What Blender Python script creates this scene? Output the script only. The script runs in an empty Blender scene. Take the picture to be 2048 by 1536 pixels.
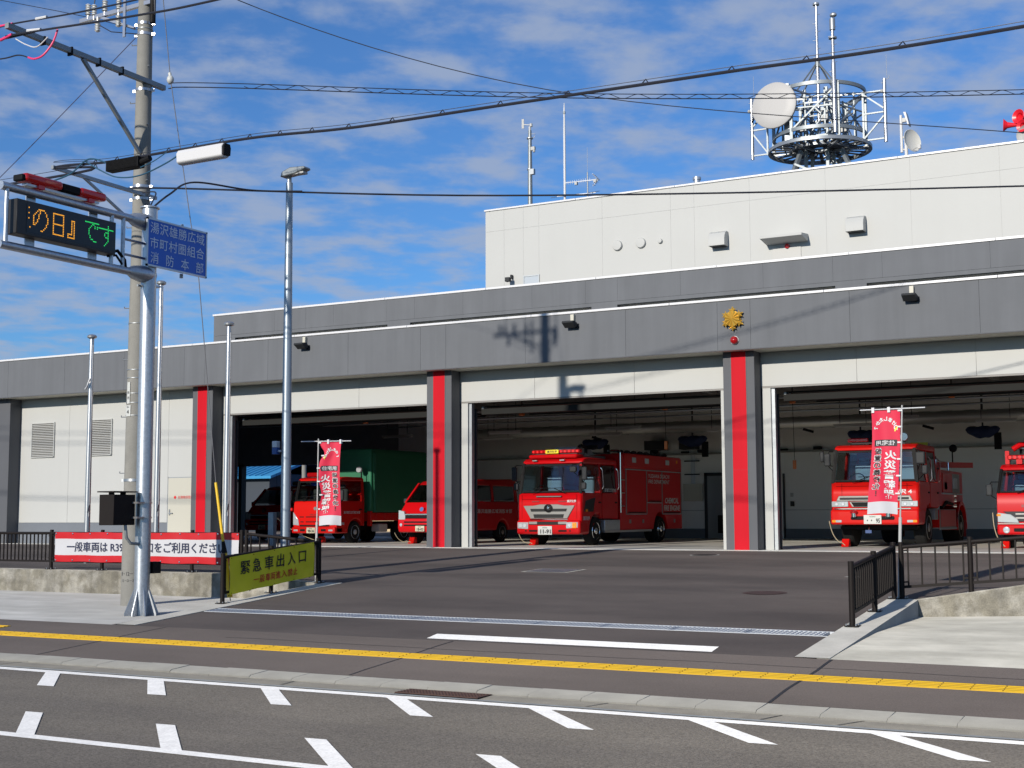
import bpy, bmesh, math, random
from mathutils import Vector, Matrix
random.seed(7)
R = math.radians
sc = bpy.context.scene
COL = sc.collection

# ------------------------------------------------------------------ camera, world, sun, exposure
cam_d = bpy.data.cameras.new('camera')
cam = bpy.data.objects.new('camera', cam_d); COL.objects.link(cam)
EYE = 0.90
yaw, pitch, roll = 0.505824453, 0.0965615202, -0.00428933553
fw = Vector((-math.sin(yaw) * math.cos(pitch), math.cos(yaw) * math.cos(pitch), math.sin(pitch)))
r0 = Vector((math.cos(yaw), math.sin(yaw), 0)); u0 = r0.cross(fw)
rt = r0 * math.cos(roll) + u0 * math.sin(roll); up = u0 * math.cos(roll) - r0 * math.sin(roll)
cam.matrix_world = Matrix(((rt.x, up.x, -fw.x, 0), (rt.y, up.y, -fw.y, 0), (rt.z, up.z, -fw.z, EYE), (0, 0, 0, 1)))
cam_d.sensor_width = 36.0; cam_d.lens = 36.0 * 2700 / 2048
cam_d.clip_start = 0.1; cam_d.clip_end = 6000
sc.camera = cam

SUN = Vector((0.09, 1.0, -0.335)).normalized()
ELEV = math.asin(-SUN.z)
world = bpy.data.worlds.new('World'); sc.world = world; world.use_nodes = True
nt = world.node_tree; nt.nodes.clear()
def N(t, **kw):
    n = nt.nodes.new(t)
    for k, v in kw.items(): setattr(n, k, v)
    return n
def W(a, b): nt.links.new(a, b)
def M(op, a, b=None, c=None, clamp=False):
    n = N('ShaderNodeMath', operation=op, use_clamp=clamp)
    for i, v in enumerate((a, b, c)):
        if v is None: continue
        if isinstance(v, (int, float)): n.inputs[i].default_value = v
        else: W(v, n.inputs[i])
    return n.outputs[0]
sky = N('ShaderNodeTexSky', sky_type='NISHITA', sun_disc=False, sun_elevation=ELEV, sun_rotation=math.atan2(-SUN.x, -SUN.y))
sky.air_density = 1.0; sky.dust_density = 0.3; sky.ozone_density = 3.0; sky.altitude = 100
tc = N('ShaderNodeTexCoord'); sep = N('ShaderNodeSeparateXYZ'); W(tc.outputs['Generated'], sep.inputs[0])
zc = M('ADD', M('MAXIMUM', sep.outputs[2], 0.0), 0.10)
px = M('DIVIDE', sep.outputs[0], zc); py = M('DIVIDE', sep.outputs[1], zc)
cmb = N('ShaderNodeCombineXYZ'); W(px, cmb.inputs[0]); W(py, cmb.inputs[1])
mp = N('ShaderNodeMapping'); W(cmb.outputs[0], mp.inputs[0])
mp.inputs['Rotation'].default_value = (0, 0, R(-38)); mp.inputs['Scale'].default_value = (1.0, 0.95, 1); mp.inputs['Location'].default_value = (1.7, 4.1, 0.0)
n1 = N('ShaderNodeTexNoise'); W(mp.outputs[0], n1.inputs['Vector'])
n1.inputs['Scale'].default_value = 5.6; n1.inputs['Detail'].default_value = 9; n1.inputs['Roughness'].default_value = 0.55; n1.inputs['Distortion'].default_value = 0.08
n2 = N('ShaderNodeTexNoise'); W(mp.outputs[0], n2.inputs['Vector'])
n2.inputs['Scale'].default_value = 0.75; n2.inputs['Detail'].default_value = 3; n2.inputs['Roughness'].default_value = 0.5
cv = M('ADD', M('MULTIPLY', n1.outputs[0], 0.78), M('MULTIPLY', n2.outputs[0], 0.26))
rmp = N('ShaderNodeMapRange', interpolation_type='SMOOTHSTEP'); W(cv, rmp.inputs[0])
rmp.inputs[1].default_value = 0.425; rmp.inputs[2].default_value = 0.66; rmp.inputs[3].default_value = 0.04; rmp.inputs[4].default_value = 0.80
CLOUD_LIN = (3.55, 4.25, 5.7, 1)
hsv = N('ShaderNodeMix', data_type='RGBA', blend_type='MULTIPLY'); hsv.inputs[0].default_value = 1.0
W(sky.outputs[0], hsv.inputs[6]); hsv.inputs[7].default_value = (0.48, 0.86, 1.30, 1)
mixc = N('ShaderNodeMix', data_type='RGBA'); W(rmp.outputs[0], mixc.inputs[0]); W(hsv.outputs[2], mixc.inputs[6]); mixc.inputs[7].default_value = CLOUD_LIN
bg = N('ShaderNodeBackground'); W(mixc.outputs[2], bg.inputs[0]); bg.inputs[1].default_value = 0.108
wo = N('ShaderNodeOutputWorld'); W(bg.outputs[0], wo.inputs[0])

sun_d = bpy.data.lights.new('sun', 'SUN'); sun_d.energy = 5.0; sun_d.angle = R(0.75); sun_d.color = (1.0, 0.93, 0.82)
sun = bpy.data.objects.new('sun', sun_d); COL.objects.link(sun); sun.location = (-3, -40, 30)
sun.rotation_euler = SUN.to_track_quat('-Z', 'Y').to_euler()

sc.view_settings.view_transform = 'Standard'; sc.view_settings.look = 'None'
sc.view_settings.exposure = -0.12; sc.view_settings.gamma = 1.0; sc.view_settings.use_curve_mapping = False
sc.render.engine = 'CYCLES'
sc.cycles.use_denoising = True
try: sc.cycles.denoiser = 'OPENIMAGEDENOISE'
except Exception: pass
sc.cycles.max_bounces = 10; sc.cycles.diffuse_bounces = 8; sc.cycles.transparent_max_bounces = 16
sc.cycles.sample_clamp_indirect = 6.0; sc.cycles.caustics_reflective = False; sc.cycles.caustics_refractive = False

# ------------------------------------------------------------------ materials
MAT = {}
def mat(name, col, rough=0.6, metal=0.0, var=0.0, vscale=3.0, bump=0.0, bscale=60.0, spec=0.5, coat=0.0, emit=None, estr=0.0,
        streak=0.0, grain=0.0, gscale=180.0, var2=None, v2scale=0.6, v2amt=0.0, droug=0.0, v2map=None):
    if name in MAT: return MAT[name]
    m = bpy.data.materials.new(name); m.use_nodes = True; MAT[name] = m
    t = m.node_tree; b = t.nodes['Principled BSDF']; L = t.links.new
    c = (col[0], col[1], col[2], 1)
    b.inputs['Base Color'].default_value = c
    b.inputs['Roughness'].default_value = rough; b.inputs['Metallic'].default_value = metal
    b.inputs['Specular IOR Level'].default_value = spec
    b.inputs['Coat Weight'].default_value = coat; b.inputs['Coat Roughness'].default_value = 0.02
    b.inputs['Diffuse Roughness'].default_value = droug
    if emit: b.inputs['Emission Color'].default_value = (*emit, 1); b.inputs['Emission Strength'].default_value = estr
    if var or bump or streak or grain or v2amt:
        g = t.nodes.new('ShaderNodeNewGeometry'); cur = None
        def noise(scale, detail, rough_, vec=None):
            n = t.nodes.new('ShaderNodeTexNoise'); L(vec or g.outputs['Position'], n.inputs['Vector'])
            n.inputs['Scale'].default_value = scale; n.inputs['Detail'].default_value = detail; n.inputs['Roughness'].default_value = rough_
            return n.outputs[0]
        def mul(cur, fac_out, amt):
            mr = t.nodes.new('ShaderNodeMapRange'); L(fac_out, mr.inputs[0])
            mr.inputs[1].default_value = 0.28; mr.inputs[2].default_value = 0.72; mr.inputs[3].default_value = 1 - amt; mr.inputs[4].default_value = 1 + amt * 0.8
            mx = t.nodes.new('ShaderNodeVectorMath'); mx.operation = 'SCALE'
            if cur is None: mx.inputs[0].default_value = col
            else: L(cur, mx.inputs[0])
            L(mr.outputs[0], mx.inputs['Scale']); return mx.outputs[0]
        if v2amt:
            vec = None
            if v2map:
                vm = t.nodes.new('ShaderNodeMapping'); L(g.outputs['Position'], vm.inputs[0]); vm.inputs['Scale'].default_value = v2map; vm.inputs['Rotation'].default_value = (0, 0, 0.12); vec = vm.outputs[0]
            nf = noise(v2scale, 5, 0.6, vec)
            mr = t.nodes.new('ShaderNodeMapRange'); L(nf, mr.inputs[0]); mr.inputs[1].default_value = 0.42; mr.inputs[2].default_value = 0.62
            mr.inputs[4].default_value = v2amt
            mx = t.nodes.new('ShaderNodeMix'); mx.data_type = 'RGBA'; L(mr.outputs[0], mx.inputs[0]); mx.inputs[6].default_value = c; mx.inputs[7].default_value = (*var2, 1)
            cur = mx.outputs[2]
        if var: cur = mul(cur, noise(vscale, 6, 0.6), var)
        if grain: cur = mul(cur, noise(gscale, 2, 0.6), grain)
        if streak:
            mp_ = t.nodes.new('ShaderNodeMapping'); L(g.outputs['Position'], mp_.inputs[0]); mp_.inputs['Scale'].default_value = (2.2, 2.2, 0.12)
            cur = mul(cur, noise(1.3, 4, 0.6, mp_.outputs[0]), streak)
        if cur is not None: L(cur, b.inputs['Base Color'])
        if bump:
            bp = t.nodes.new('ShaderNodeBump'); bp.inputs['Strength'].default_value = bump; bp.inputs['Distance'].default_value = 0.01
            L(noise(bscale, 3, 0.6), bp.inputs['Height']); L(bp.outputs[0], b.inputs['Normal'])
    return m

asphalt = mat('asphalt', (0.122, 0.103, 0.093), 0.9, var=0.10, vscale=0.5, grain=0.22, gscale=70, bump=0.5, bscale=140, spec=0.3, var2=(0.098, 0.083, 0.075), v2scale=0.35, v2amt=0.9, droug=1.0, v2map=(0.25, 1.3, 1))
road_m = mat('road_asphalt', (0.172, 0.154, 0.130), 0.92, var=0.10, vscale=0.8, grain=0.42, gscale=52, bump=0.8, bscale=90, spec=0.3, droug=1.0, var2=(0.145, 0.130, 0.113), v2scale=0.9, v2amt=0.85, v2map=(0.12, 1.0, 1))
drive_m = mat('drive_asphalt', (0.076, 0.064, 0.059), 0.85, var=0.14, vscale=0.45, grain=0.22, gscale=70, bump=0.4, bscale=150, spec=0.35, var2=(0.052, 0.044, 0.041), v2scale=0.5, v2amt=1.0, droug=1.0, v2map=(0.35, 1.0, 1))  # stretched darker tone: uneven patches, plus soft cable-shadow streaks painted into the colour
concrete = mat('concrete_slab', (0.35, 0.345, 0.325), 0.85, var=0.12, vscale=1.6, grain=0.07, var2=(0.46, 0.455, 0.435), v2scale=0.8, v2amt=0.9, bump=0.15, bscale=60, droug=1.0, v2map=(0.4, 1.4, 1))
conc_old = mat('weathered_concrete', (0.27, 0.25, 0.20), 0.9, var=0.30, vscale=5.5, grain=0.2, gscale=45, streak=0.30, bump=0.6, bscale=40, var2=(0.44, 0.42, 0.37), v2scale=2.8, v2amt=0.9, droug=1.0)
kerb_m = mat('kerb_concrete', (0.29, 0.28, 0.25), 0.85, var=0.14, vscale=2.5, grain=0.10, droug=1.0)
white_p = mat('road_paint', (0.74, 0.73, 0.71), 0.7, var=0.10, vscale=5, grain=0.16, gscale=45, droug=1.0)
pale_p = mat('worn_edge_strip', (0.42, 0.42, 0.38), 0.85, var=0.25, vscale=9)
yellow_t = mat('tactile_yellow', (0.70, 0.42, 0.010), 0.6, var=0.08, vscale=4)
wallw = mat('white_siding', (0.445, 0.45, 0.437), 0.6, var=0.02, vscale=0.6, streak=0.010)
grey_c = mat('charcoal_cladding', (0.128, 0.135, 0.148), 0.75, var=0.05, vscale=1.1, grain=0.05, gscale=130, streak=0.09, spec=0.35)
grey_p = mat('charcoal_pillar', (0.085, 0.089, 0.100), 0.7, var=0.05, vscale=1.5, grain=0.05)
coping_m = mat('white_coping', (0.64, 0.64, 0.65), 0.35, metal=0.0)
red_pl = mat('red_stripe', (0.50, 0.006, 0.016), 0.6, var=0.05, vscale=0.8, spec=0.12, streak=0.06)
dado_m = mat('slate_dado', (0.14, 0.155, 0.18), 0.7, var=0.05)
soffit_m = mat('cream_soffit', (0.60, 0.58, 0.50), 0.7)
darkbrown = mat('dark_bronze', (0.014, 0.011, 0.010), 0.55, spec=0.15)
black = mat('matt_black', (0.009, 0.009, 0.010), 0.6, spec=0.12)
rubber = mat('tyre_rubber', (0.014, 0.014, 0.014), 0.9, spec=0.15, var=0.1, vscale=20)
galv = mat('galvanised_steel', (0.50, 0.53, 0.57), 0.36, metal=0.75, var=0.16, vscale=22, grain=0.12, gscale=70)
galv_d = mat('dull_galvanised', (0.25, 0.275, 0.29), 0.5, metal=0.55, var=0.12, vscale=10)
steel = mat('steel_grey', (0.33, 0.35, 0.37), 0.45, metal=0.6, var=0.08, vscale=9)
alu = mat('aluminium', (0.50, 0.50, 0.51), 0.3, metal=0.8)
grate_m = mat('grating_zinc', (0.50, 0.53, 0.57), 0.5, metal=0.25, var=0.15, vscale=30)
chrome = mat('chrome', (0.80, 0.80, 0.82), 0.10, metal=1.0)
pole_c = mat('pole_concrete', (0.235, 0.23, 0.21), 0.85, var=0.12, vscale=4, grain=0.1, gscale=90, streak=0.12, bump=0.3, bscale=80)
fire_red = mat('fire_red', (0.50, 0.004, 0.007), 0.35, coat=0.35, spec=0.12)
fire_red2 = mat('fire_orange_red', (0.54, 0.008, 0.006), 0.35, coat=0.35, spec=0.12)
shut_red = mat('red_shutter', (0.50, 0.012, 0.016), 0.5, spec=0.2)
lens_red = mat('red_lens', (0.30, 0.004, 0.006), 0.12, coat=0.5, emit=(1, 0.01, 0.01), estr=0.05)
lens_cl = mat('clear_lens', (0.55, 0.57, 0.60), 0.10, metal=0.4)
lens_or = mat('amber_lens', (0.85, 0.26, 0.02), 0.15)
silver_p = mat('silver_paint', (0.24, 0.235, 0.225), 0.42, metal=0.5)
plate_w = mat('plate_white', (0.52, 0.53, 0.51), 0.5)
plate_y = mat('plate_cream', (0.52, 0.49, 0.36), 0.5)
ink = mat('ink_black', (0.012, 0.012, 0.016), 0.6)
ink_n = mat('ink_navy', (0.02, 0.025, 0.06), 0.6)
ink_g = mat('ink_green', (0.02, 0.12, 0.06), 0.6)
ink_r = mat('ink_red', (0.62, 0.02, 0.02), 0.6)
white_l = mat('white_lettering', (0.60, 0.60, 0.61), 0.5)
tarp_g = mat('green_tarpaulin', (0.009, 0.135, 0.062), 0.6, var=0.08, vscale=2)
flag_r = mat('red_flag_cloth', (0.60, 0.016, 0.055), 0.7)
flag_w = mat('white_flag_cloth', (0.52, 0.52, 0.55), 0.7)
ban_y = mat('yellow_green_vinyl', (0.80, 0.74, 0.020), 0.45, var=0.04, vscale=3)
ban_r = mat('red_vinyl', (0.48, 0.010, 0.014), 0.4)
ban_w = mat('white_vinyl', (0.52, 0.52, 0.54), 0.4)
blue_s = mat('blue_sign', (0.014, 0.13, 0.62), 0.4)
gold = mat('gold', (0.80, 0.47, 0.07), 0.30, metal=0.6)
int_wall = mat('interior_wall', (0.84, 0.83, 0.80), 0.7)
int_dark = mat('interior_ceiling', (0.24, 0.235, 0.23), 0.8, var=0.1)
floor_m = mat('garage_floor', (0.62, 0.60, 0.54), 0.6, var=0.10, vscale=1.0, grain=0.05)
seat_m = mat('blue_seat_cover', (0.22, 0.33, 0.46), 0.8)
grey_pl = mat('grey_plastic', (0.030, 0.032, 0.035), 0.55, spec=0.2)
ltgrey = mat('light_grey_paint', (0.42, 0.42, 0.41), 0.5)
blue_t = mat('blue_canvas', (0.006, 0.016, 0.07), 0.7)
yel = mat('yellow_plastic', (0.78, 0.48, 0.01), 0.4)
orange = mat('hoist_orange', (0.60, 0.16, 0.03), 0.5)
led_o = mat('led_amber', (0.3, 0.12, 0.0), 0.5, emit=(1.0, 0.42, 0.03), estr=1.3)
led_g = mat('led_green', (0.0, 0.3, 0.06), 0.5, emit=(0.03, 0.9, 0.18), estr=0.9)
yel_sign = mat('yellow_sign', (0.80, 0.66, 0.02), 0.4)
cable_m = mat('cable_black', (0.018, 0.02, 0.03), 0.5)
pink = mat('pink_sleeve', (0.75, 0.04, 0.16), 0.5)
roof_b = mat('blue_roof', (0.03, 0.25, 0.50), 0.45, var=0.05)
roof_b2 = mat('deep_blue_roof', (0.01, 0.07, 0.30), 0.45)
roof_g = mat('grey_roof', (0.14, 0.145, 0.155), 0.6)
leaf_m = mat('leaves', (0.035, 0.075, 0.022), 0.8, var=0.45, vscale=0.8)
bark = mat('bark', (0.10, 0.075, 0.05), 0.9)
stainless = mat('stainless', (0.15, 0.15, 0.15), 0.4, metal=0.5)
iron = mat('cast_iron', (0.05, 0.045, 0.045), 0.6, metal=0.3)
rust = mat('rusty_iron', (0.085, 0.045, 0.035), 0.75, metal=0.2, var=0.2)
ground_m = mat('grassy_ground', (0.07, 0.085, 0.045), 0.95, var=0.3, vscale=0.3)
rope_m = mat('beige_rope', (0.50, 0.42, 0.28), 0.8)
beige = mat('beige_box', (0.52, 0.50, 0.42), 0.5)

def glass(name, tint, mixf):
    m = bpy.data.materials.new(name); m.use_nodes = True; t = m.node_tree; t.nodes.clear(); L = t.links.new
    tr = t.nodes.new('ShaderNodeBsdfTransparent'); tr.inputs[0].default_value = (*tint, 1)
    gl = t.nodes.new('ShaderNodeBsdfGlossy'); gl.inputs['Roughness'].default_value = 0.03; gl.inputs[0].default_value = (0.9, 0.95, 1, 1)
    lw = t.nodes.new('ShaderNodeFresnel'); lw.inputs[0].default_value = 1.5
    ad = t.nodes.new('ShaderNodeMath'); ad.operation = 'ADD'; ad.inputs[1].default_value = mixf; L(lw.outputs[0], ad.inputs[0])
    mx = t.nodes.new('ShaderNodeMixShader'); L(ad.outputs[0], mx.inputs[0]); L(tr.outputs[0], mx.inputs[1]); L(gl.outputs[0], mx.inputs[2])
    o = t.nodes.new('ShaderNodeOutputMaterial'); L(mx.outputs[0], o.inputs[0]); return m
glass_m = glass('vehicle_glass', (0.60, 0.68, 0.66), 0.03)
glass_d = glass('dark_glass', (0.16, 0.18, 0.19), 0.04)

# ------------------------------------------------------------------ mesh helpers
def wmat(o):
    return Matrix.Identity(4) if o is None else wmat(o.parent) @ o.matrix_basis
class MB:
    def __init__(s): s.v = []; s.f = []
    def add(s, vs, fs):
        k = len(s.v); s.v += [Vector(p) for p in vs]; s.f += [tuple(i + k for i in f) for f in fs]; return s
    def box(s, x0, y0, z0, x1, y1, z1):
        x0, x1 = min(x0, x1), max(x0, x1); y0, y1 = min(y0, y1), max(y0, y1); z0, z1 = min(z0, z1), max(z0, z1)
        return s.add([(x, y, z) for z in (z0, z1) for x, y in ((x0, y0), (x1, y0), (x1, y1), (x0, y1))],
                     [(3, 2, 1, 0), (4, 5, 6, 7), (0, 1, 5, 4), (1, 2, 6, 5), (2, 3, 7, 6), (3, 0, 4, 7)])
    def poly(s, pts): return s.add(pts, [tuple(range(len(pts)))])
    def prism(s, poly, ax, a, b):
        if b < a: a, b = b, a
        def P(u, w, t): return {'x': (t, u, w), 'y': (u, t, w), 'z': (u, w, t)}[ax]
        n = len(poly); area = sum(poly[i][0] * poly[(i + 1) % n][1] - poly[(i + 1) % n][0] * poly[i][1] for i in range(n))
        if (area < 0) != (ax == 'y'): poly = poly[::-1]
        vs = [P(u, w, a) for u, w in poly] + [P(u, w, b) for u, w in poly]
        return s.add(vs, [tuple(range(n - 1, -1, -1)), tuple(range(n, 2 * n))] + [(i, (i + 1) % n, n + (i + 1) % n, n + i) for i in range(n)])
    def bar(s, p0, p1, w, h=None, upv=(0, 0, 1)):
        h = h or w; p0 = Vector(p0); p1 = Vector(p1); d = (p1 - p0).normalized(); u = Vector(upv)
        if abs(d.dot(u)) > 0.98: u = Vector((0, 1, 0))
        a = d.cross(u).normalized() * (w / 2); b = a.cross(d).normalized() * (h / 2)
        vs = [p + i * a + j * b for p in (p0, p1) for i, j in ((-1, -1), (1, -1), (1, 1), (-1, 1))]
        return s.add(vs, [(3, 2, 1, 0), (4, 5, 6, 7), (0, 1, 5, 4), (1, 2, 6, 5), (2, 3, 7, 6), (3, 0, 4, 7)])
    def tube(s, pts, r, n=8, cap=True):
        pts = [Vector(p) for p in pts]; m = len(pts); rs = r if isinstance(r, (list, tuple)) else [r] * m
        k = len(s.v); ref = None
        for i, p in enumerate(pts):
            d = (pts[min(i + 1, m - 1)] - pts[max(i - 1, 0)]).normalized()
            if ref is None: ref = Vector((0, 0, 1)) if abs(d.z) < 0.9 else Vector((1, 0, 0))
            a = d.cross(ref).normalized(); b = a.cross(d).normalized(); ref = b
            for j in range(n):
                t = 2 * math.pi * j / n; s.v.append(p + (a * math.cos(t) + b * math.sin(t)) * rs[i])
        for i in range(m - 1):
            for j in range(n):
                s.f.append((k + i * n + j, k + i * n + (j + 1) % n, k + (i + 1) * n + (j + 1) % n, k + (i + 1) * n + j))
        if cap:
            s.f.append(tuple(k + j for j in range(n - 1, -1, -1))); s.f.append(tuple(k + (m - 1) * n + j for j in range(n)))
        return s
    def lathe(s, prof, o, ax=(0, 0, 1), n=24, cap=True):
        o = Vector(o); ax = Vector(ax).normalized(); a = ax.orthogonal().normalized(); b = ax.cross(a); k = len(s.v); m = len(prof)
        for r, h in prof:
            for j in range(n):
                t = 2 * math.pi * j / n; s.v.append(o + ax * h + (a * math.cos(t) + b * math.sin(t)) * r)
        for i in range(m - 1):
            for j in range(n):
                s.f.append((k + i * n + j, k + i * n + (j + 1) % n, k + (i + 1) * n + (j + 1) % n, k + (i + 1) * n + j))
        if not cap: return s
        if prof[0][0] > 1e-6: s.f.append(tuple(k + j for j in range(n - 1, -1, -1)))
        if prof[-1][0] > 1e-6: s.f.append(tuple(k + (m - 1) * n + j for j in range(n)))
        return s
    def cyl(s, p0, p1, r, n=16):
        p0 = Vector(p0); p1 = Vector(p1); return s.lathe([(r, 0), (r, (p1 - p0).length)], p0, p1 - p0, n)
    def ball(s, c, r, n=12, sq=(1, 1, 1)):
        k = len(s.v); m = n // 2
        for i in range(m + 1):
            f = math.pi * i / m
            for j in range(n):
                t = 2 * math.pi * j / n
                s.v.append(Vector((c[0] + r * sq[0] * math.sin(f) * math.cos(t), c[1] + r * sq[1] * math.sin(f) * math.sin(t), c[2] + r * sq[2] * math.cos(f))))
        for i in range(m):
            for j in range(n):
                s.f.append((k + i * n + j, k + (i + 1) * n + j, k + (i + 1) * n + (j + 1) % n, k + i * n + (j + 1) % n))
        return s
    def grid(s, fn, nu, nv):
        k = len(s.v)
        for i in range(nu + 1):
            for j in range(nv + 1): s.v.append(Vector(fn(i / nu, j / nv)))
        for i in range(nu):
            for j in range(nv):
                a = k + i * (nv + 1) + j; s.f.append((a, a + nv + 1, a + nv + 2, a + 1))
        return s
    def sheet(s, poly, zf):                       # a flat polygon lifted by zf(x, y)
        return s.add([(x, y, zf(x, y)) for x, y in poly], [tuple(range(len(poly)))])
    def build(s, name, m, parent=None, bevel=0.0, seg=2, ang=35, local=False, at=None, deform=None, solid=0.0):
        vs = [deform(v) for v in s.v] if deform else s.v
        if at is not None: base = Matrix.Translation(at)
        else: base = Matrix.Identity(4)
        if not local: inv = (wmat(parent) @ base).inverted(); vs = [inv @ Vector(v) for v in vs]
        me = bpy.data.meshes.new(name); me.from_pydata([tuple(v) for v in vs], [], s.f); me.update()
        bm = bmesh.new(); bm.from_mesh(me); bmesh.ops.remove_doubles(bm, verts=bm.verts, dist=1e-5); bm.to_mesh(me); bm.free()
        me.materials.append(m)
        for p in me.polygons: p.use_smooth = True
        me.set_sharp_from_angle(angle=R(ang))
        o = bpy.data.objects.new(name, me); COL.objects.link(o); o.parent = parent; o.matrix_basis = base
        if bevel:
            b = o.modifiers.new('bevel', 'BEVEL'); b.width = bevel; b.segments = seg; b.limit_method = 'ANGLE'; b.angle_limit = R(50); b.harden_normals = False
        return o
def tag(o, label=None, cat=None, group=None, kind=None):
    if label: o['label'] = label
    if cat: o['category'] = cat
    if group: o['group'] = group
    if kind: o['kind'] = kind
    return o
def thing(name, label, cat, loc=(0, 0, 0), group=None, kind=None, rz=0.0):
    o = bpy.data.objects.new(name, None); COL.objects.link(o); o.empty_display_size = 0.2
    o.matrix_basis = Matrix.Translation(loc) @ Matrix.Rotation(rz, 4, 'Z')
    return tag(o, label, cat, group, kind)
def dup(o, name=None, basis=None, parent='same'):
    c = o.copy(); COL.objects.link(c)
    if parent != 'same': c.parent = parent
    if basis is not None: c.matrix_basis = basis
    return c
def clone_tree(o, parent=None):
    c = o.copy(); COL.objects.link(c); c.parent = parent
    for ch in list(o.children): clone_tree(ch, c)
    return c
def text(name, body, m, parent, warp=None, o=(0, 0, 0), r=(1, 0, 0), u=(0, 0, 1), w=None, h=None, bold=0.0, space=1.0, lift=0.004, local=False, shear=0.0, smooth_sub=False):
    c = bpy.data.curves.new('t', 'FONT'); c.body = body; c.align_x = 'CENTER'; c.align_y = 'CENTER'; c.offset = bold; c.space_character = space; c.shear = shear
    c.resolution_u = 3
    ob = bpy.data.objects.new('t', c); COL.objects.link(ob)
    dg = bpy.context.evaluated_depsgraph_get(); me = bpy.data.meshes.new_from_object(ob.evaluated_get(dg))
    bpy.data.objects.remove(ob); bpy.data.curves.remove(c)
    xs = [v.co.x for v in me.vertices]; ys = [v.co.y for v in me.vertices]
    if not xs: return None
    cx, cy = (min(xs) + max(xs)) / 2, (min(ys) + max(ys)) / 2; ww, hh = max(xs) - min(xs), max(ys) - min(ys)
    sx = (w / ww) if w else None; sy = (h / hh) if h else None
    sx = sx or sy; sy = sy or sx
    o = Vector(o); r = Vector(r).normalized(); u = Vector(u).normalized(); n = r.cross(u)
    inv = Matrix.Identity(4) if local else wmat(parent).inverted()
    for v in me.vertices:
        a, b = (v.co.x - cx) * sx, (v.co.y - cy) * sy
        v.co = inv @ (Vector(warp(a, b)) if warp else o + r * a + u * b + n * lift)
    me.materials.clear(); me.materials.append(m); me.update()
    ob = bpy.data.objects.new(name, me); COL.objects.link(ob); ob.parent = parent
    return ob
# ------------------------------------------------------------------ ground, road, pavement
PROF = [(12.2, -0.915), (12.55, -0.885), (14.0, -0.78), (17.2, -0.57), (20.3, -0.36), (31.6, 0.0), (60, 0.0)]
def zg(y):
    for (a, za), (b, zb) in zip(PROF, PROF[1:]):
        if y <= b: return za + (zb - za) * (y - a) / (b - a)
    return 0.0
RZ = -0.95
def S(name, bm, m, parent=None, **k):
    o = bm.build(name, m, parent, **k)
    if parent is None: o['kind'] = 'structure'
    return o
S('ground', MB().poly([(-900, -900, -1.25), (900, -900, -1.25), (900, 900, -1.25), (-900, 900, -1.25)]), ground_m)
road = S('road', MB().poly([(-120, -6, RZ), (120, -6, RZ), (120, 12.21, RZ), (-120, 12.21, RZ)]), road_m)
S('near_pavement', MB().box(-120, -20, -1.2, 120, -6, RZ + 0.1), concrete)
S('gutter', MB().poly([(-60, 11.86, RZ + 0.004), (60, 11.86, RZ + 0.004), (60, 12.2, RZ + 0.012), (-60, 12.2, RZ + 0.012)]), mat('gutter_asphalt', (0.20, 0.185, 0.155), 0.92, droug=1.0, var=0.2, vscale=3, grain=0.3, gscale=120))
S('edge_strip', MB().poly([(-60, 11.80, RZ + 0.008), (60, 11.80, RZ + 0.008), (60, 11.875, RZ + 0.009), (-60, 11.875, RZ + 0.009)]), pale_p)
def mark(name, pts, parent=road, z=RZ + 0.005): return MB().poly([(x, y, z) for x, y in pts]).build(name, white_p, parent)
mark('edge_line', [(-60, 11.60), (60, 11.60), (60, 11.775), (-60, 11.775)])
mark('lane_line', [(-60, 8.13), (60, 8.13), (60, 8.28), (-60, 8.28)])
for k in range(-6, 8):                                   # slanted speed-reduction dashes along both lines
    x = -12.80 + 1.635 * k
    if x < 1.5: mark('speed_dash', [(x, 11.60), (x + 0.245, 11.60), (x + 1.125, 10.70), (x + 0.885, 10.68)])
    x = -10.42 + 1.66 * k
    if x < 1.5: mark('speed_dash', [(x, 9.215), (x + 0.215, 9.23), (x + 1.17, 8.28), (x + 0.945, 8.28)])
# street drain grating in the gutter
dg_ = thing('street_drain', 'rusty iron street drain grating in the gutter by the kerb', 'drain cover', (-7.55, 12.05, RZ))
MB().box(-8.0, 11.885, RZ - 0.05, -7.0, 12.185, RZ + 0.013).build('pit', black, dg_)
g = MB()
for i in range(26): g.box(-7.99 + i * 0.039, 11.90, RZ + 0.014, -7.99 + i * 0.039 + 0.014, 12.18, RZ + 0.022)
for j in range(6): g.box(-8.0, 11.895 + j * 0.055, RZ + 0.015, -7.0, 11.895 + j * 0.055 + 0.014, RZ + 0.024)
tag(g.build('grate_bars', rust, dg_), kind='stuff')
# kerb: separate stones
kerb = thing('kerb', None, None, (0, 12.38, -0.9), kind='structure')
ks = MB().prism([(12.205, -1.0), (12.205, -0.925), (12.235, -0.905), (12.55, -0.884), (12.55, -1.0)], 'x', -0.2985, 0.2985).build('kerbstone', kerb_m, kerb, bevel=0.003, seg=1)
x = -23.7
first = True
while x < 2.4:
    b = Matrix.Translation((x, 0, random.uniform(-0.003, 0.003))) @ ks.matrix_basis.copy() if first else Matrix.Translation((x, 0, random.uniform(-0.003, 0.003)))
    if first: ks.matrix_basis = b; first = False
    else: dup(ks, basis=b)
    x += 0.6
S('kerb_bed', MB().box(-60, 12.22, -1.1, 60, 12.545, -0.93), conc_old)
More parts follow.
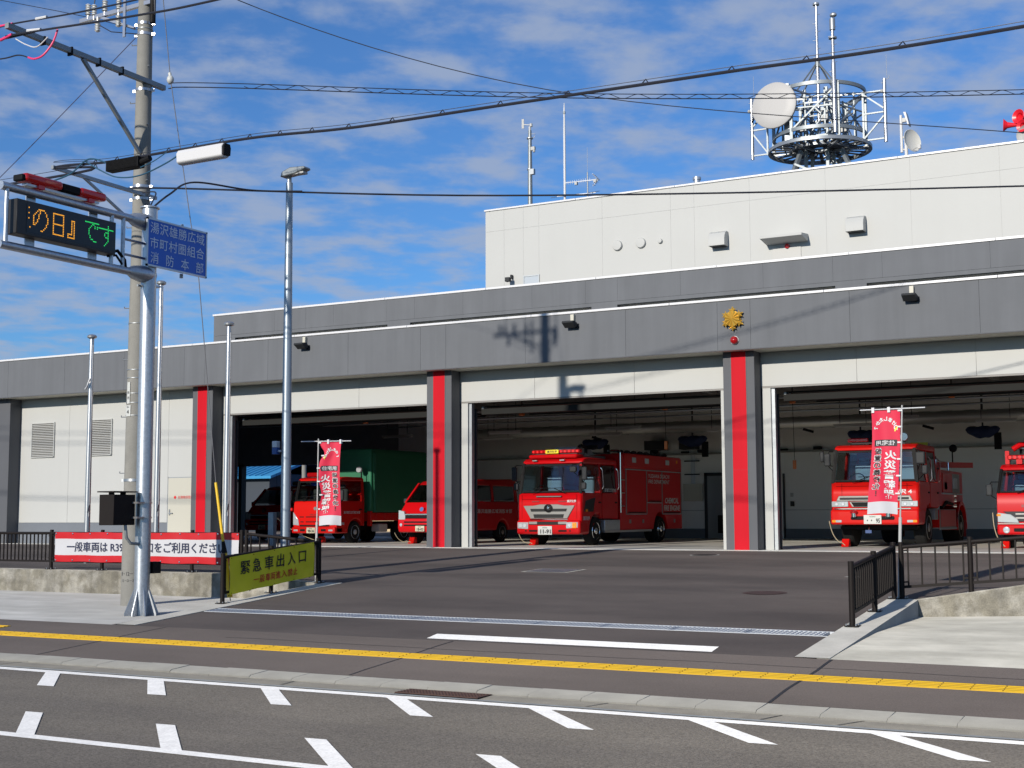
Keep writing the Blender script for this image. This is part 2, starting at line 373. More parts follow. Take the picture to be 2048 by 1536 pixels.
# pavement (slopes up from the kerb), ramp and yard
def strip(xs0, xs1, ys): 
    m = MB()
    for (a, b) in zip(ys, ys[1:]): m.poly([(xs0, a, zg(a)), (xs1, a, zg(a)), (xs1, b, zg(b)), (xs0, b, zg(b))])
    return m
S('pavement', strip(-60, 60, [12.55, 14.0, 15.02]), asphalt)
m = MB()
DX0, DX1 = -15.2, -4.6
for a, b in ((15.02, 16.6), (16.98, 17.2), (17.2, 20.3)): m.poly([(DX0, a, zg(a)), (DX1, a, zg(a)), (DX1, b, zg(b)), (DX0, b, zg(b))])
m.poly([(-60, 20.3, zg(20.3)), (40, 20.3, zg(20.3)), (40, 31.6, 0), (-60, 31.6, 0)])
drv = S('driveway', m, drive_m)
def dmark(name, pts, m_=white_p, dz=0.005): return MB().sheet(pts, lambda x, y: zg(y) + dz).build(name, m_, drv)
dmark('stop_line', [(-9.66, 15.11), (-5.72, 15.11), (-5.77, 15.49), (-9.74, 15.49)])
dmark('paint_corner', [(-6.65, 24.22), (-6.05, 24.14), (-5.95, 24.30), (-6.1, 24.44)])
seal = mat('joint_seal', (0.035, 0.032, 0.032), 0.7)
def crack(xa, xb, w=0.022, y0=12.56, y1=15.0, curve=0.03):
    pts = []; n = 7
    for i in range(n + 1):
        t = i / n; pts.append((xa + (xb - xa) * t + math.sin(t * 9 + xa) * curve * 0.4, y0 + (y1 - y0) * t))
    mm = MB()
    for (ax_, ay), (bx_, by) in zip(pts, pts[1:]): mm.sheet([(ax_ - w / 2, ay), (ax_ + w / 2, ay), (bx_ + w / 2, by), (bx_ - w / 2, by)], lambda x, y: zg(y) + 0.003)
    mm.build('sealed_joint', seal, drv)
crack(-14.03, -14.12); crack(-9.06, -9.19); crack(-4.2, -4.26, 0.035)
mm = MB()
for i in range(26):
    xa = -12.5 + i * 0.5; f = lambda q: 14.42 + 0.03 * math.sin(q * 0.9) + 0.012 * math.sin(q * 3.1)
    mm.sheet([(xa, f(xa)), (xa + 0.5, f(xa + 0.5)), (xa + 0.5, f(xa + 0.5) + 0.014), (xa, f(xa) + 0.014)], lambda x, y: zg(y) + 0.003)
mm.build('hairline_crack', seal, drv)
for (xa, ya, xb, yb) in ((-9.55, 12.2, -9.5, 11.9), (-13.9, 12.2, -14.0, 11.9), (-5.7, 12.2, -5.8, 11.9), (-3.95, 12.2, -4.05, 11.88), (-3.2, 12.2, -3.35, 11.88)):
    MB().poly([(xa - 0.008, ya, RZ + 0.015), (xa + 0.008, ya, RZ + 0.015), (xb + 0.008, yb, RZ + 0.013), (xb - 0.008, yb, RZ + 0.013)]).build('gutter_crack', seal, road)
# tactile paving: one tile per object, four bars on each
tac = thing('tactile_paving', None, None, (0, 13.85, zg(13.85)), kind='structure')
t = MB().box(-0.149, -0.149, -0.02, 0.149, 0.149, 0.004)
for j in range(4):
    yy = -0.112 + j * 0.075
    t.prism([(yy - 0.017, 0.004), (yy - 0.011, 0.010), (yy + 0.011, 0.010), (yy + 0.017, 0.004)], 'x', -0.143, 0.143)
SL = math.atan2(0.105, 1.45)
tile = t.build('tactile_tile', yellow_t, tac, local=True)
pinv = wmat(tac).inverted(); first = True
spots = [(-2.11 + 0.3 * k - 30 * 0.3 * 0, 13.85) for k in range(-58, 6)] + [(-16.86 - 0.3 * k, 14.30) for k in range(0, 5)]
for (tx, ty) in spots:
    b = pinv @ Matrix.Translation((tx, ty, zg(ty) + 0.004)) @ Matrix.Rotation(SL, 4, 'X')
    if first: tile.matrix_basis = b; first = False
    else: dup(tile, basis=b)
# trench drain with grating sections
td = thing('trench_drain', 'long galvanised trench drain grating across the driveway mouth', 'drain', (-9.9, 16.79, zg(16.79)))
MB().box(-15.0, 16.6, -0.9, -4.75, 16.98, -0.66).build('channel', black, td)
for yy in (16.6, 16.955): MB().box(-15.0, yy, -0.75, -4.75, yy + 0.022, zg(yy + 0.01) + 0.006).build('channel_edge', grate_m, td)
L_ = 0.995; g = MB()
for i in range(16): g.box(0.014 + i * 0.061, -0.160, -0.03, 0.014 + i * 0.061 + 0.020, 0.160, 0.0)
for yy in (-0.163, 0.155): g.box(0, yy, -0.032, L_ - 0.008, yy + 0.008, 0.001)
for xx in (0.0, L_ - 0.016): g.box(xx, -0.16, -0.032, xx + 0.008, 0.16, 0.001)
for yy in (-0.08, 0.0, 0.08): g.box(0.01, yy - 0.003, -0.028, L_ - 0.02, yy + 0.003, -0.004)
gp = g.build('grating', grate_m, td, local=True); pinv = wmat(td).inverted(); first = True
for k in range(10):
    b = pinv @ Matrix.Translation((-14.95 + k * L_ * 1.018, 16.79, zg(16.79) + 0.004)) @ Matrix.Rotation(math.atan2(0.21, 3.2), 4, 'X')
    if first: gp.matrix_basis = b; first = False
    else: dup(gp, basis=b)
# manhole covers on the driveway
def plate(label, pts, m_, cat='manhole cover', rim=None):
    cx = sum(p[0] for p in pts) / len(pts); cy = sum(p[1] for p in pts) / len(pts)
    t_ = thing('manhole_cover', label, cat, (cx, cy, zg(cy)))
    MB().sheet(pts, lambda x, y: zg(y) + 0.006).build('lid', m_, t_)
    if rim: MB().sheet([(cx + (x - cx) * 1.16, cy + (y - cy) * 1.16) for x, y in pts], lambda x, y: zg(y) + 0.003).build('rim', rim, t_)
    return t_
pl = plate('square galvanised grating set in the driveway before the middle bay', [(-13.05, 24.05), (-12.15, 24.05), (-12.15, 24.85), (-13.05, 24.85)], galv_d, 'drain cover', rim=kerb_m)
for i in range(16): MB().sheet([(-13.03 + i * 0.056, 24.07), (-13.0 + i * 0.056, 24.07), (-13.0 + i * 0.056, 24.83), (-13.03 + i * 0.056, 24.83)], lambda x, y: zg(y) + 0.012).build('bar', galv, pl)
cir = lambda cx, cy, r, n=24: [(cx + r * math.cos(2 * math.pi * i / n), cy + r * math.sin(2 * math.pi * i / n)) for i in range(n)]
plate('round manhole with a pale ring near the garage apron', cir(-11.45, 29.9, 0.30), iron, rim=pale_p)
plate('round brown manhole lid low on the driveway', cir(-6.95, 20.75, 0.30), rust, rim=rust)
ms = thing('manhole_cover', 'round dark manhole lid on the pale pavement slab left of the poles', 'manhole cover', (-18.85, 18.35, -0.70))
MB().poly([(x, y, -0.688) for x, y in cir(-18.85, 18.35, 0.42)]).build('lid', iron, ms)
MB().poly([(x, y, -0.692) for x, y in cir(-18.85, 18.35, 0.47)]).build('rim', kerb_m, ms)
# concrete aprons beside the driveway
zl = lambda x, y: -0.72 + 0.06 * (y - 15.02) / 5.2
S('left_apron', MB().sheet([(-60, 15.02), (-14.72, 15.02), (-14.95, 16.9), (-15.36, 20.21), (-60, 20.21)], lambda x, y: zl(x, y) if x < -15.2 else zg(y) - 0.004 if y < 15.1 else zl(x, y)), concrete)
zr_ = lambda x, y: -0.715 + 0.108 * min(1, (y - 15.0) / 2.3) ** 0.8 + (0.065 * min(1.5, max(0, (x + 4.6) / 1.6))) * (y - 15.0) / 5.3
apr = MB()
for i in range(6):
    xa, xb = (-4.45 + i * 1.2, -4.45 + (i + 1) * 1.2) if i < 5 else (1.55, 40)
    for ya, yb in ((15.02, 15.4), (15.4, 15.9), (15.9, 16.5), (16.5, 17.3), (17.3, 18.7), (18.7, 20.22)): apr.sheet([(xa, ya), (xb, ya), (xb, yb), (xa, yb)], zr_)
S('right_apron', apr, mat('stained_slab', (0.43, 0.415, 0.365), 0.88, droug=1.0, var=0.20, vscale=1.8, grain=0.10, var2=(0.30, 0.29, 0.25), v2scale=1.1, v2amt=0.7, bump=0.2, v2map=(0.4, 1.5, 1)))
# sloping edge kerbs either side of the driveway
def edge_kerb(name, in0, in1, out0, out1, label):
    k = MB(); n = 6; top = []; 
    for i in range(n):
        a, b = i / n, (i + 1) / n
        def q(t, side):
            p0, p1 = (in0, in1) if side else (out0, out1); x = p0[0] + (p1[0] - p0[0]) * t; y = p0[1] + (p1[1] - p0[1]) * t
            return (x, y, zg(y) + 0.010)
        A, B, C, D = q(a, 1), q(b, 1), q(b, 0), q(a, 0)
        k.poly([A, B, C, D]); k.poly([D, C, (C[0], C[1], -0.95), (D[0], D[1], -0.95)]); k.poly([B, A, (A[0], A[1], -0.95), (B[0], B[1], -0.95)])
    k.poly([q(1, 1), (in1[0], in1[1], -0.95), (out1[0], out1[1], -0.95), q(1, 0)])
    o = k.build(name, conc_old if 0 else mat('edge_concrete', (0.37, 0.36, 0.33), 0.88, droug=1.0, var=0.16, vscale=2.0, grain=0.1, gscale=70, streak=0.06), None, ang=20)
    return tag(o, label, 'kerb')
edge_kerb('edge_kerb', (-14.74, 15.02), (-14.99, 20.55), (-15.12, 15.02), (-15.38, 20.55), 'pale concrete edge kerb under the yellow green banner fence')
edge_kerb('edge_kerb', (-4.70, 15.02), (-4.93, 20.55), (-4.30, 15.02), (-4.46, 20.22), 'concrete edge kerb rising beside the bare right hand fence')
# retaining walls
def rwall(label, secs, y0=20.2, y1=20.5, zb=-0.95):
    k = MB()
    for (xa, za), (xb, zb_) in zip(secs, secs[1:]):
        k.poly([(xa, y0, zb), (xb, y0, zb), (xb, y0, zb_), (xa, y0, za)]); k.poly([(xa, y0, za), (xb, y0, zb_), (xb, y1, zb_), (xa, y1, za)]); k.poly([(xb, y1, zb), (xa, y1, zb), (xa, y1, za), (xb, y1, zb_)])
    (xa, za), (xb, zb_) = secs[0], secs[-1]
    k.poly([(xa, y1, zb), (xa, y0, zb), (xa, y0, za), (xa, y1, za)]); k.poly([(xb, y0, zb), (xb, y1, zb), (xb, y1, zb_), (xb, y0, zb_)])
    o = k.build('retaining_wall', conc_old, None, ang=20, bevel=0.012, seg=1)
    return tag(o, label, 'wall')
rwall('low stained concrete retaining wall under the red and white banner', [(-60, -0.20), (-17.3, -0.20), (-15.37, -0.345)])
rwall('low rising concrete retaining wall under the right hand fence', [(-4.62, -0.375), (-3.0, -0.115), (-1.0, 0.05), (20, 0.1)])
S('threshold', MB().box(-40, 31.6, -0.5, 10, 33.2, 0.004), floor_m)
mm = MB().box(-28.3, 32.0, 0.0, 6, 32.09, 0.010)
S('threshold_line', mm, mat('pale_line', (0.62, 0.62, 0.60), 0.6))
S('garage_floor', MB().box(-41.5, 33.2, -0.5, 12, 47.7, 0.002), floor_m)
S('rear_yard', MB().box(-90, 47.7, -0.6, 40, 75, -0.02), asphalt)
# ------------------------------------------------------------------ fire station
fs = thing('fire_station', 'grey and white fire station with three open garage bays and red striped pillars', 'fire station', (-16, 32.2, 0))
YF, YP = 31.8, 32.68
def part(name, bm, m, **k): return bm.build(name, m, fs, **k)
def seamcols(lst, x0, x1): return [x0] + [s for s in sorted(lst) if x0 < s < x1] + [x1]
# front fascia as cladding panels
fseams = seamcols([-37.3, -34.6, -31.9, -29.35, -28.5, -26.02, -23.06, -20.56, -19.72, -17.2, -14.24, -11.73, -10.87, -8.4, -5.43, -2.95, -2.1, 0.4], -45, 3)
for a, b in zip(fseams, fseams[1:]): part('fascia_panel', MB().box(a + 0.003, YF, 4.97, b - 0.003, YF + 0.08, 6.205), grey_c)
seam_g = mat('seam_grey', (0.075, 0.08, 0.092), 0.8)
part('fascia_core', MB().box(-45, YF + 0.02, 4.98, 3, YF + 0.30, 6.19), seam_g)
for a in range(-45, 3, 4): part('coping', MB().box(a, YF - 0.035, 6.20, a + 3.992, YF + 0.42, 6.265), coping_m, bevel=0.008, seg=1)
part('drip_edge', MB().box(-45, YF - 0.012, 4.945, 3, YF + 0.02, 4.968), grey_p)
part('soffit', MB().box(-45, YF + 0.02, 4.955, 3, YP + 0.02, 4.975), soffit_m)
part('front_roof', MB().box(-45, YF + 0.3, 5.95, 3, 38.1, 6.10), roof_g)
# pillars
for i, cx in enumerate((-38.02, -28.93, -20.19, -11.34, -2.54)):
    p = part('pillar', MB().box(cx - 0.41, 32.2, -0.02, cx + 0.41, 33.4, 4.953), grey_p, bevel=0.008, seg=1)
    if i == 0: p['label'] = 'grey pillar at the left end'
    if i == 0: continue
    part_ = MB().box(cx - 0.19, 32.188, 0.0, cx + 0.19, 32.25, 4.95).build('red_stripe', red_pl, p)
    MB().box(cx - 0.192, 32.186, 1.99, cx + 0.192, 32.20, 1.995).build('stripe_joint', mat('stripe_joint', (0.35, 0.01, 0.015), 0.6), p)
    for sx in (-0.205, 0.192): MB().box(cx + sx, 32.19, 0.0, cx + sx + 0.013, 32.21, 4.95).build('stripe_trim', grey_c, p)
# lintel panels and door frames per bay
for (x0, x1, seams) in ((-28.52, -20.6, (-23.29,)), (-19.78, -11.75, (-17.39, -14.40)), (-10.93, -2.95, (-8.5, -5.7))):
    cs = seamcols(seams, x0, x1)
    for a, b in zip(cs, cs[1:]): part('lintel_panel', MB().box(a + 0.003, YP, 4.09, b - 0.003, YP + 0.10, 4.954), wallw, bevel=0.003, seg=1)
    part('lintel_core', MB().box(x0, YP + 0.015, 4.13, x1, YP + 0.3, 4.95), mat('joint_grey', (0.40, 0.405, 0.39), 0.8))
    part('lintel_trim', MB().box(x0, YP - 0.008, 4.045, x1, YP + 0.10, 4.087), mat('lintel_trim', (0.20, 0.19, 0.18), 0.5))
    part('door_jamb', MB().box(x0 + 0.03, YP, -0.02, x0 + 0.25, YP + 0.25, 4.07), wallw, bevel=0.004, seg=1)
    part('door_track', MB().box(x0 + 0.252, YP + 0.06, 0, x0 + 0.34, YP + 0.20, 4.07), steel)
    part('door_track', MB().box(x0 + 0.30, YP + 0.28, 0, x0 + 0.36, YP + 0.34, 3.9), grey_pl)
    part('door_jamb', MB().box(x1 - 0.25, YP, -0.02, x1 - 0.03, YP + 0.25, 4.07), wallw, bevel=0.004, seg=1)
    part('shutter_box', MB().box(x0 + 0.45, YP + 0.42, 3.74, x1 - 0.3, YP + 0.62, 3.90), mat('shutter_grey', (0.020, 0.020, 0.019), 0.7, spec=0.1))
    part('shutter_curtain', MB().box(x0 + 0.45, YP + 0.62, 3.95, x1 - 0.3, YP + 3.4, 3.99), mat('shutter_grey', (0.020, 0.020, 0.019), 0.7, spec=0.1))
    for yy in (1.2, 2.2, 3.3): part('curtain_rib', MB().box(x0 + 0.45, YP + yy, 3.91, x1 - 0.3, YP + yy + 0.05, 3.948), grey_pl)
    for xx in (x0 + 0.5, x1 - 0.35): part('door_rail', MB().bar((xx, YP + 0.4, 3.93), (xx, YP + 4.2, 4.0), 0.06), galv_d)
# left wing wall with louvres and a service door
xs = seamcols((-35.25, -32.6, -30.77), -37.61, -29.34)
for a, b in zip(xs, xs[1:]): part('wall_panel', MB().box(a + 0.003, YP, 0.70, b - 0.003, YP + 0.12, 4.954), wallw, bevel=0.003, seg=1)
part('dado', MB().box(-37.6, YP - 0.012, -0.02, -29.35, YP + 0.12, 0.695), dado_m)
part('wing_core', MB().box(-37.6, YP + 0.015, 0.72, -29.35, YP + 0.3, 4.95), mat('joint_grey', (0.40, 0.405, 0.39), 0.8))
for (xa, xb, za, zb, lb) in ((-37.0, -35.95, 2.95, 4.08, 'left louvre'), (-34.37, -33.27, 2.95, 4.1, 'right louvre')):
    lv = part('louvre', MB().box(xa, YP - 0.02, za, xb, YP - 0.004, zb), mat('louvre_back', (0.13, 0.125, 0.115), 0.8))
    fr = MB().box(xa - 0.02, YP - 0.05, zb, xb + 0.02, YP + 0.02, zb + 0.03).box(xa - 0.05, YP - 0.07, za - 0.03, xb + 0.02, YP + 0.02, za).box(xa - 0.03, YP - 0.05, za, xa, YP + 0.02, zb).box(xb, YP - 0.05, za, xb + 0.03, YP + 0.02, zb)
    fr.build('louvre_frame', wallw, lv)
    sl = MB()
    for i in range(19):
        z = za + 0.03 + i * (zb - za - 0.03) / 19; sl.add([(xa, YP - 0.052, z), (xb, YP - 0.052, z), (xb, YP - 0.030, z + 0.026), (xa, YP - 0.030, z + 0.026)], [(0, 1, 2, 3)])
    tag(sl.build('louvre_slats', wallw, lv), kind='stuff')
dr = part('service_door', MB().box(-30.72, YP - 0.022, 0.05, -29.5, YP - 0.006, 2.12), mat('cream_door', (0.47, 0.455, 0.39), 0.5))
MB().box(-30.745, YP - 0.016, 0.05, -30.72, YP - 0.004, 2.145).box(-30.745, YP - 0.016, 2.12, -29.48, YP - 0.004, 2.145).build('door_frame', steel, dr)
MB().box(-30.66, YP - 0.07, 0.98, -30.5, YP - 0.03, 1.01).box(-30.66, YP - 0.045, 0.93, -30.62, YP - 0.02, 1.12).build('handle', steel, dr)
text('door_lettering', '危険物保管庫', ink_r, dr, o=(-29.98, YP - 0.024, 1.50), w=0.62)
MB().lathe([(0.05, 0), (0.05, 0.004)], (-30.42, YP - 0.024, 1.5), (0, -1, 0), 14).build('door_emblem', ink_r, dr)
# second tier
Y2 = 38.0
t2 = seamcols([-30.81, -29.41, -28.2, -25.94, -24.81, -22.9, -20.3, -18.38, -17.28, -15.18, -12.57, -10.49, -9.08, -6.16, -3.4, -0.5], -33.66, 3)
for a, b in zip(t2, t2[1:]):
    part('tier_panel', MB().box(a + 0.002, Y2, 7.523, b - 0.002, Y2 + 0.08, 8.265), grey_c)
part('tier_core', MB().box(-33.65, Y2 + 0.02, 7.40, 3, Y2 + 0.28, 8.26), seam_g)
part('tier_band', MB().box(-33.66, Y2 - 0.0, 7.40, 3, Y2 + 0.07, 7.517), grey_c)
recs = [(-32.64, -25.91), (-24.99, -18.18), (-17.29, -10.43), (-9.53, -2.6)]
edges = [-33.66] + [e for r_ in recs for e in r_] + [3]
for a, b in zip(edges[::2], edges[1::2]): part('tier_pier', MB().box(a, Y2 + 0.001, 6.0, b, Y2 + 0.1, 7.40), grey_c)
for a, b in recs:
    part('recess_soffit', MB().box(a, Y2 + 0.10, 7.385, b, Y2 + 0.9, 7.40), soffit_m)
    w = part('clerestory_window', MB().box(a, Y2 + 0.9, 6.3, b, Y2 + 0.93, 7.385), soffit_m)
    MB().box(a + 0.1, Y2 + 0.88, 6.4, b - 0.1, Y2 + 0.899, 7.05).build('pane', mat('pane_grey', (0.12, 0.14, 0.16), 0.1), w)
for a in range(-34, 3, 4): part('tier_coping', MB().box(max(a, -33.70), Y2 - 0.035, 8.262, a + 3.99, Y2 + 0.4, 8.335), coping_m, bevel=0.006, seg=1)
part('tier_side', MB().box(-33.66, Y2 + 0.08, 6.0, -33.58, 46, 8.26), grey_c)
part('tier_roof', MB().box(-33.6, Y2 + 0.2, 8.0, 3, 48.1, 8.1), roof_g)
# white upper block
Y3 = 45.0
tv = seamcols([-25.25, -24.40, -23.72, -21.05, -18.31, -17.4, -15.32, -12.6, -9.74, -6.9, -4.0, -1.2], -26.08, 3)
for (za, zb) in ((8.05, 11.898), (11.903, 12.715)):
    for a, b in zip(tv, tv[1:]): part('upper_wall_panel', MB().box(a + 0.002, Y3, za, b - 0.002, Y3 + 0.08, zb), wallw)
part('upper_core', MB().box(-26.05, Y3 + 0.01, 8.05, 3, Y3 + 0.3, 12.71), mat('joint_grey', (0.40, 0.405, 0.39), 0.8))
part('upper_side', MB().box(-26.08, Y3 + 0.08, 8.05, -26.0, 60, 12.71), wallw)
part('upper_roof', MB().box(-26.0, Y3 + 0.2, 12.55, 3, 60, 12.62), roof_g)
part('upper_back', MB().box(-26.0, 59.9, 0.0, 3, 60, 12.7), wallw)
for a in range(-26, 3, 4): part('upper_coping', MB().box(a - 0.12, Y3 - 0.05, 12.715, a + 3.87, Y3 + 0.45, 12.785), coping_m, bevel=0.008, seg=1)
for (cx, r_) in ((-20.42, 0.19), (-19.48, 0.19), (-18.72, 0.09)):
    part('vent_cap', MB().lathe([(r_, 0), (r_, 0.07), (r_ * 0.92, 0.10), (0.0, 0.115)], (cx, Y3, 10.80), (0, -1, 0), 24), wallw)
for (xa, xb) in ((-16.74, -16.13), (-11.85, -11.24)):
    yq = Y3 - 0.005; prof = [(yq, 10.34), (yq, 10.87), (yq - 0.12, 10.88), (yq - 0.30, 10.80), (yq - 0.40, 10.62), (yq - 0.40, 10.34)]
    h = part('vent_hood', MB().prism(prof, 'x', xa, xb), wallw, bevel=0.006, seg=1)
    MB().box(xa + 0.03, Y3 - 0.38, 10.335, xb - 0.03, Y3 - 0.02, 10.338).build('hood_mesh', grey_pl, h)
cn = part('door_canopy', MB().prism([(Y3 - 0.02, 10.22), (Y3 - 0.02, 10.48), (Y3 - 0.78, 10.40), (Y3 - 0.78, 10.32)], 'x', -14.72, -13.24), wallw, bevel=0.006, seg=1)
part('roof_door', MB().box(-14.5, Y3 - 0.03, 8.1, -13.5, Y3 - 0.004, 10.1), ltgrey)
part('door_lamp', MB().lathe([(0.085, 0), (0.08, 0.05), (0.0, 0.09)], (-13.98, Y3 - 0.03, 10.12), (0, -1, 0), 16), lens_red)
uw = part('upper_window', MB().box(-24.36, Y3 - 0.02, 9.3, -23.74, Y3 - 0.004, 9.98), mat('frosted_pane', (0.42, 0.46, 0.50), 0.25))
MB().box(-24.40, Y3 - 0.04, 9.98, -23.70, Y3, 10.02).box(-24.40, Y3 - 0.04, 9.3, -24.36, Y3, 9.98).box(-23.74, Y3 - 0.04, 9.3, -23.70, Y3, 9.98).build('window_frame', steel, uw)
part('roof_vent_pipe', MB().lathe([(0.12, 0), (0.12, 0.42), (0.15, 0.42), (0.15, 0.52), (0.0, 0.54)], (-17.5, Y3 + 0.6, 12.62), (0, 0, 1), 16), galv)
# interior
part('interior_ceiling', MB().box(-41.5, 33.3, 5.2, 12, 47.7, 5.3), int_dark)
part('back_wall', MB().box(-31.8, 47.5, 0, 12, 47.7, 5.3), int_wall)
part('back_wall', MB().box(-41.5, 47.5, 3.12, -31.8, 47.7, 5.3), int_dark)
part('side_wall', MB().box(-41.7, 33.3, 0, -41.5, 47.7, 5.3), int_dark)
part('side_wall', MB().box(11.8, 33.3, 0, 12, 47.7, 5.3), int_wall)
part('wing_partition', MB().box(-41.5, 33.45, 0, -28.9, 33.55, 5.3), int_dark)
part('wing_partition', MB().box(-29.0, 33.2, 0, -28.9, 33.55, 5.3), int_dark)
part('interior_dado', MB().box(-31.8, 47.46, 0, 12, 47.495, 0.36), dado_m)
part('wall_rail', MB().box(-31.8, 47.47, 1.02, 12, 47.498, 1.04), ltgrey)
part('wall_ledge', MB().box(-31.8, 47.30, 3.10, 12, 47.498, 3.16), mat('ledge', (0.25, 0.25, 0.23), 0.7))
part('rear_door_frame', MB().box(-31.95, 47.4, 0, -31.7, 47.72, 3.2).box(-40.4, 47.4, 0, -40.2, 47.72, 3.2), grey_pl)
for yy in (36.0, 39.4, 42.8, 46.0): part('roof_beam', MB().box(-41, yy, 4.75, 12, yy + 0.22, 5.18), int_dark)
for xx in (-36, -31.5, -24.5, -16, -7, 0): part('roof_beam', MB().box(xx, 33.4, 4.9, xx + 0.2, 47.4, 5.19), int_dark)
for (y, z, r_, xa, xb) in ((37.2, 3.95, 0.035, -28, 8), (40.5, 4.05, 0.03, -28, 8), (38.5, 4.3, 0.03, -28, 8)):
    part('ceiling_pipe', MB().tube([(xa, y, z), (xb, y, z)], r_, 8), galv_d)
du = MB(); pts = [(-27 + i * 0.35, 44.0, 3.92) for i in range(96)]
for i in range(95):
    r_ = 0.20 if i % 2 else 0.212; du.tube([pts[i], pts[i + 1]], [r_, r_], 14, cap=False)
part('ventilation_duct', du, mat('duct', (0.42, 0.42, 0.40), 0.4, metal=0.6))
for i in range(7):
    for (y, z, dx) in ((40.0, 3.68, 0), (43.4, 3.72, 2.2)):
        xx = -27.5 + i * 4.4 + dx
        lf = part('strip_light', MB().box(xx, y, z, xx + 1.25, y + 0.12, z + 0.07), ltgrey)
        MB().tube([(xx + 0.03, y + 0.06, z - 0.022), (xx + 1.22, y + 0.06, z - 0.022)], 0.018, 8).build('tube', white_l, lf)
        for q in (0.2, 1.05): MB().bar((xx + q, y + 0.06, z + 0.07), (xx + q, y + 0.06, 5.2), 0.015).build('hanger', grey_pl, lf)
for (xx, w_) in ((-21.9, 1.1), (-18.0, 1.15), (-11.9, 0.9), (-7.9, 1.1)):
    h = thing('hose_bundle', {-21.9: 'dark blue hose bundle hanging above the red engine cab', -18.0: 'dark blue hose bundle hanging above the steel door', -11.9: 'dark blue hose bundle behind the flag in the right bay', -7.9: 'dark blue hose bundle hanging in the right bay before the bare wall'}[xx], 'hose bundle', (xx, 46, 3.3), 'blue bundles hung from the ceiling')
    k = MB()
    def sag_(u, v):
        a = math.pi * 2 * v; rr = math.sin(math.pi * min(1, max(0, u))) ** 0.45 * (1 + 0.10 * math.sin(a * 3 + u * 17))
        return (xx + w_ * (u - 0.5), 46 + 0.17 * rr * math.cos(a), 3.62 - 0.10 * math.sin(math.pi * u) + 0.20 * rr * math.sin(a))
    k.grid(sag_, 18, 14)
    k.build('canvas', blue_t, h)
    MB().box(xx + w_ * 0.32, 45.95, 2.95, xx + w_ * 0.32 + 0.22, 46.05, 3.5).build('strap', black, h)
    MB().bar((xx, 46, 3.7), (xx, 46, 5.2), 0.05).build('hanger', grey_pl, h)
sd = part('steel_door', MB().box(-18.0, 47.40, 0, -16.9, 47.45, 2.30), stainless)
MB().box(-18.12, 47.40, 0, -18.0, 47.49, 2.42).box(-18.12, 47.40, 2.30, -16.8, 47.49, 2.42).build('door_frame', grey_pl, sd)
MB().box(-17.6, 47.38, 0.2, -16.95, 47.398, 0.85).build('door_vent', black, sd)
bd = part('notice_board', MB().box(-18.95, 47.40, 1.38, -18.2, 47.45, 2.02), beige)
for i in range(3): MB().tube([(-18.62 + i * 0.06, 47.43, 2.02), (-18.62 + i * 0.06, 47.43, 3.1)], 0.014, 6).build('conduit', alu, bd)
for z in (2.35, 2.85): part('conduit_bracket', MB().box(-18.9, 47.40, z, -18.3, 47.45, z + 0.04), black)
d2 = part('back_door', MB().box(-16.0, 47.42, 0, -15.12, 47.46, 2.30), int_wall)
MB().box(-15.12, 47.40, 0, -15.06, 47.47, 2.34).build('door_frame', grey_pl, d2)
part('switch_box', MB().box(-14.86, 47.42, 1.16, -14.72, 47.46, 1.34), grey_pl); part('switch_box', MB().box(-14.85, 47.42, 1.5, -14.75, 47.46, 1.64), ltgrey)
for i, (xx, y) in enumerate(((-11.15, 36.0), (-15.0, 36.2), (-19.6, 36.0), (-7.0, 36.4), (-25.6, 36.3))):
    h = thing('chain_hoist', ['small orange hoist with a hanging pendant by the third pillar', 'small orange hoist unit above the red engine body', 'small orange hoist behind the second pillar', 'small orange hoist above the right hand trucks', 'small orange hoist in the dark left bay'][i], 'hoist', (xx, y, 3.9), 'orange hoists under the ceiling')
    MB().box(xx - 0.07, y - 0.07, 3.9, xx + 0.07, y + 0.07, 4.12).build('motor', orange, h, bevel=0.02)
    MB().bar((xx, y, 4.1), (xx, y, 4.76), 0.03).build('hanger', grey_pl, h)
    if i < 2:
        zb = 2.35 if i == 0 else 3.0
        MB().tube([(xx, y, 3.92), (xx + 0.02, y, zb)], 0.008, 5).build('cable', black, h)
        MB().box(xx - 0.03, y - 0.03, zb - 0.24, xx + 0.06, y + 0.03, zb).build('pendant', orange, h, bevel=0.012)
for (xx, y) in ((-20.6, 43.0), (-12.9, 42.7), (-9.2, 43.1)):
    part('ceiling_camera', MB().bar((xx, y, 3.62), (xx + 0.32, y + 0.1, 3.52), 0.08), black)
for i in range(9): part('ledge_item', MB().box(-21.5 + i * 1.05 + (i % 3) * 0.2, 47.32, 3.165, -21.2 + i * 1.05 + (i % 3) * 0.2, 47.47, 3.165 + 0.07 + 0.05 * (i % 2)), black, bevel=0.02)
for (xx, z, w_) in ((-20.3, 3.30, 0.75), (-18.9, 3.3, 0.6)): part('wall_unit', MB().box(xx, 46.9, z, xx + w_, 47.45, z + 0.35), grey_pl)
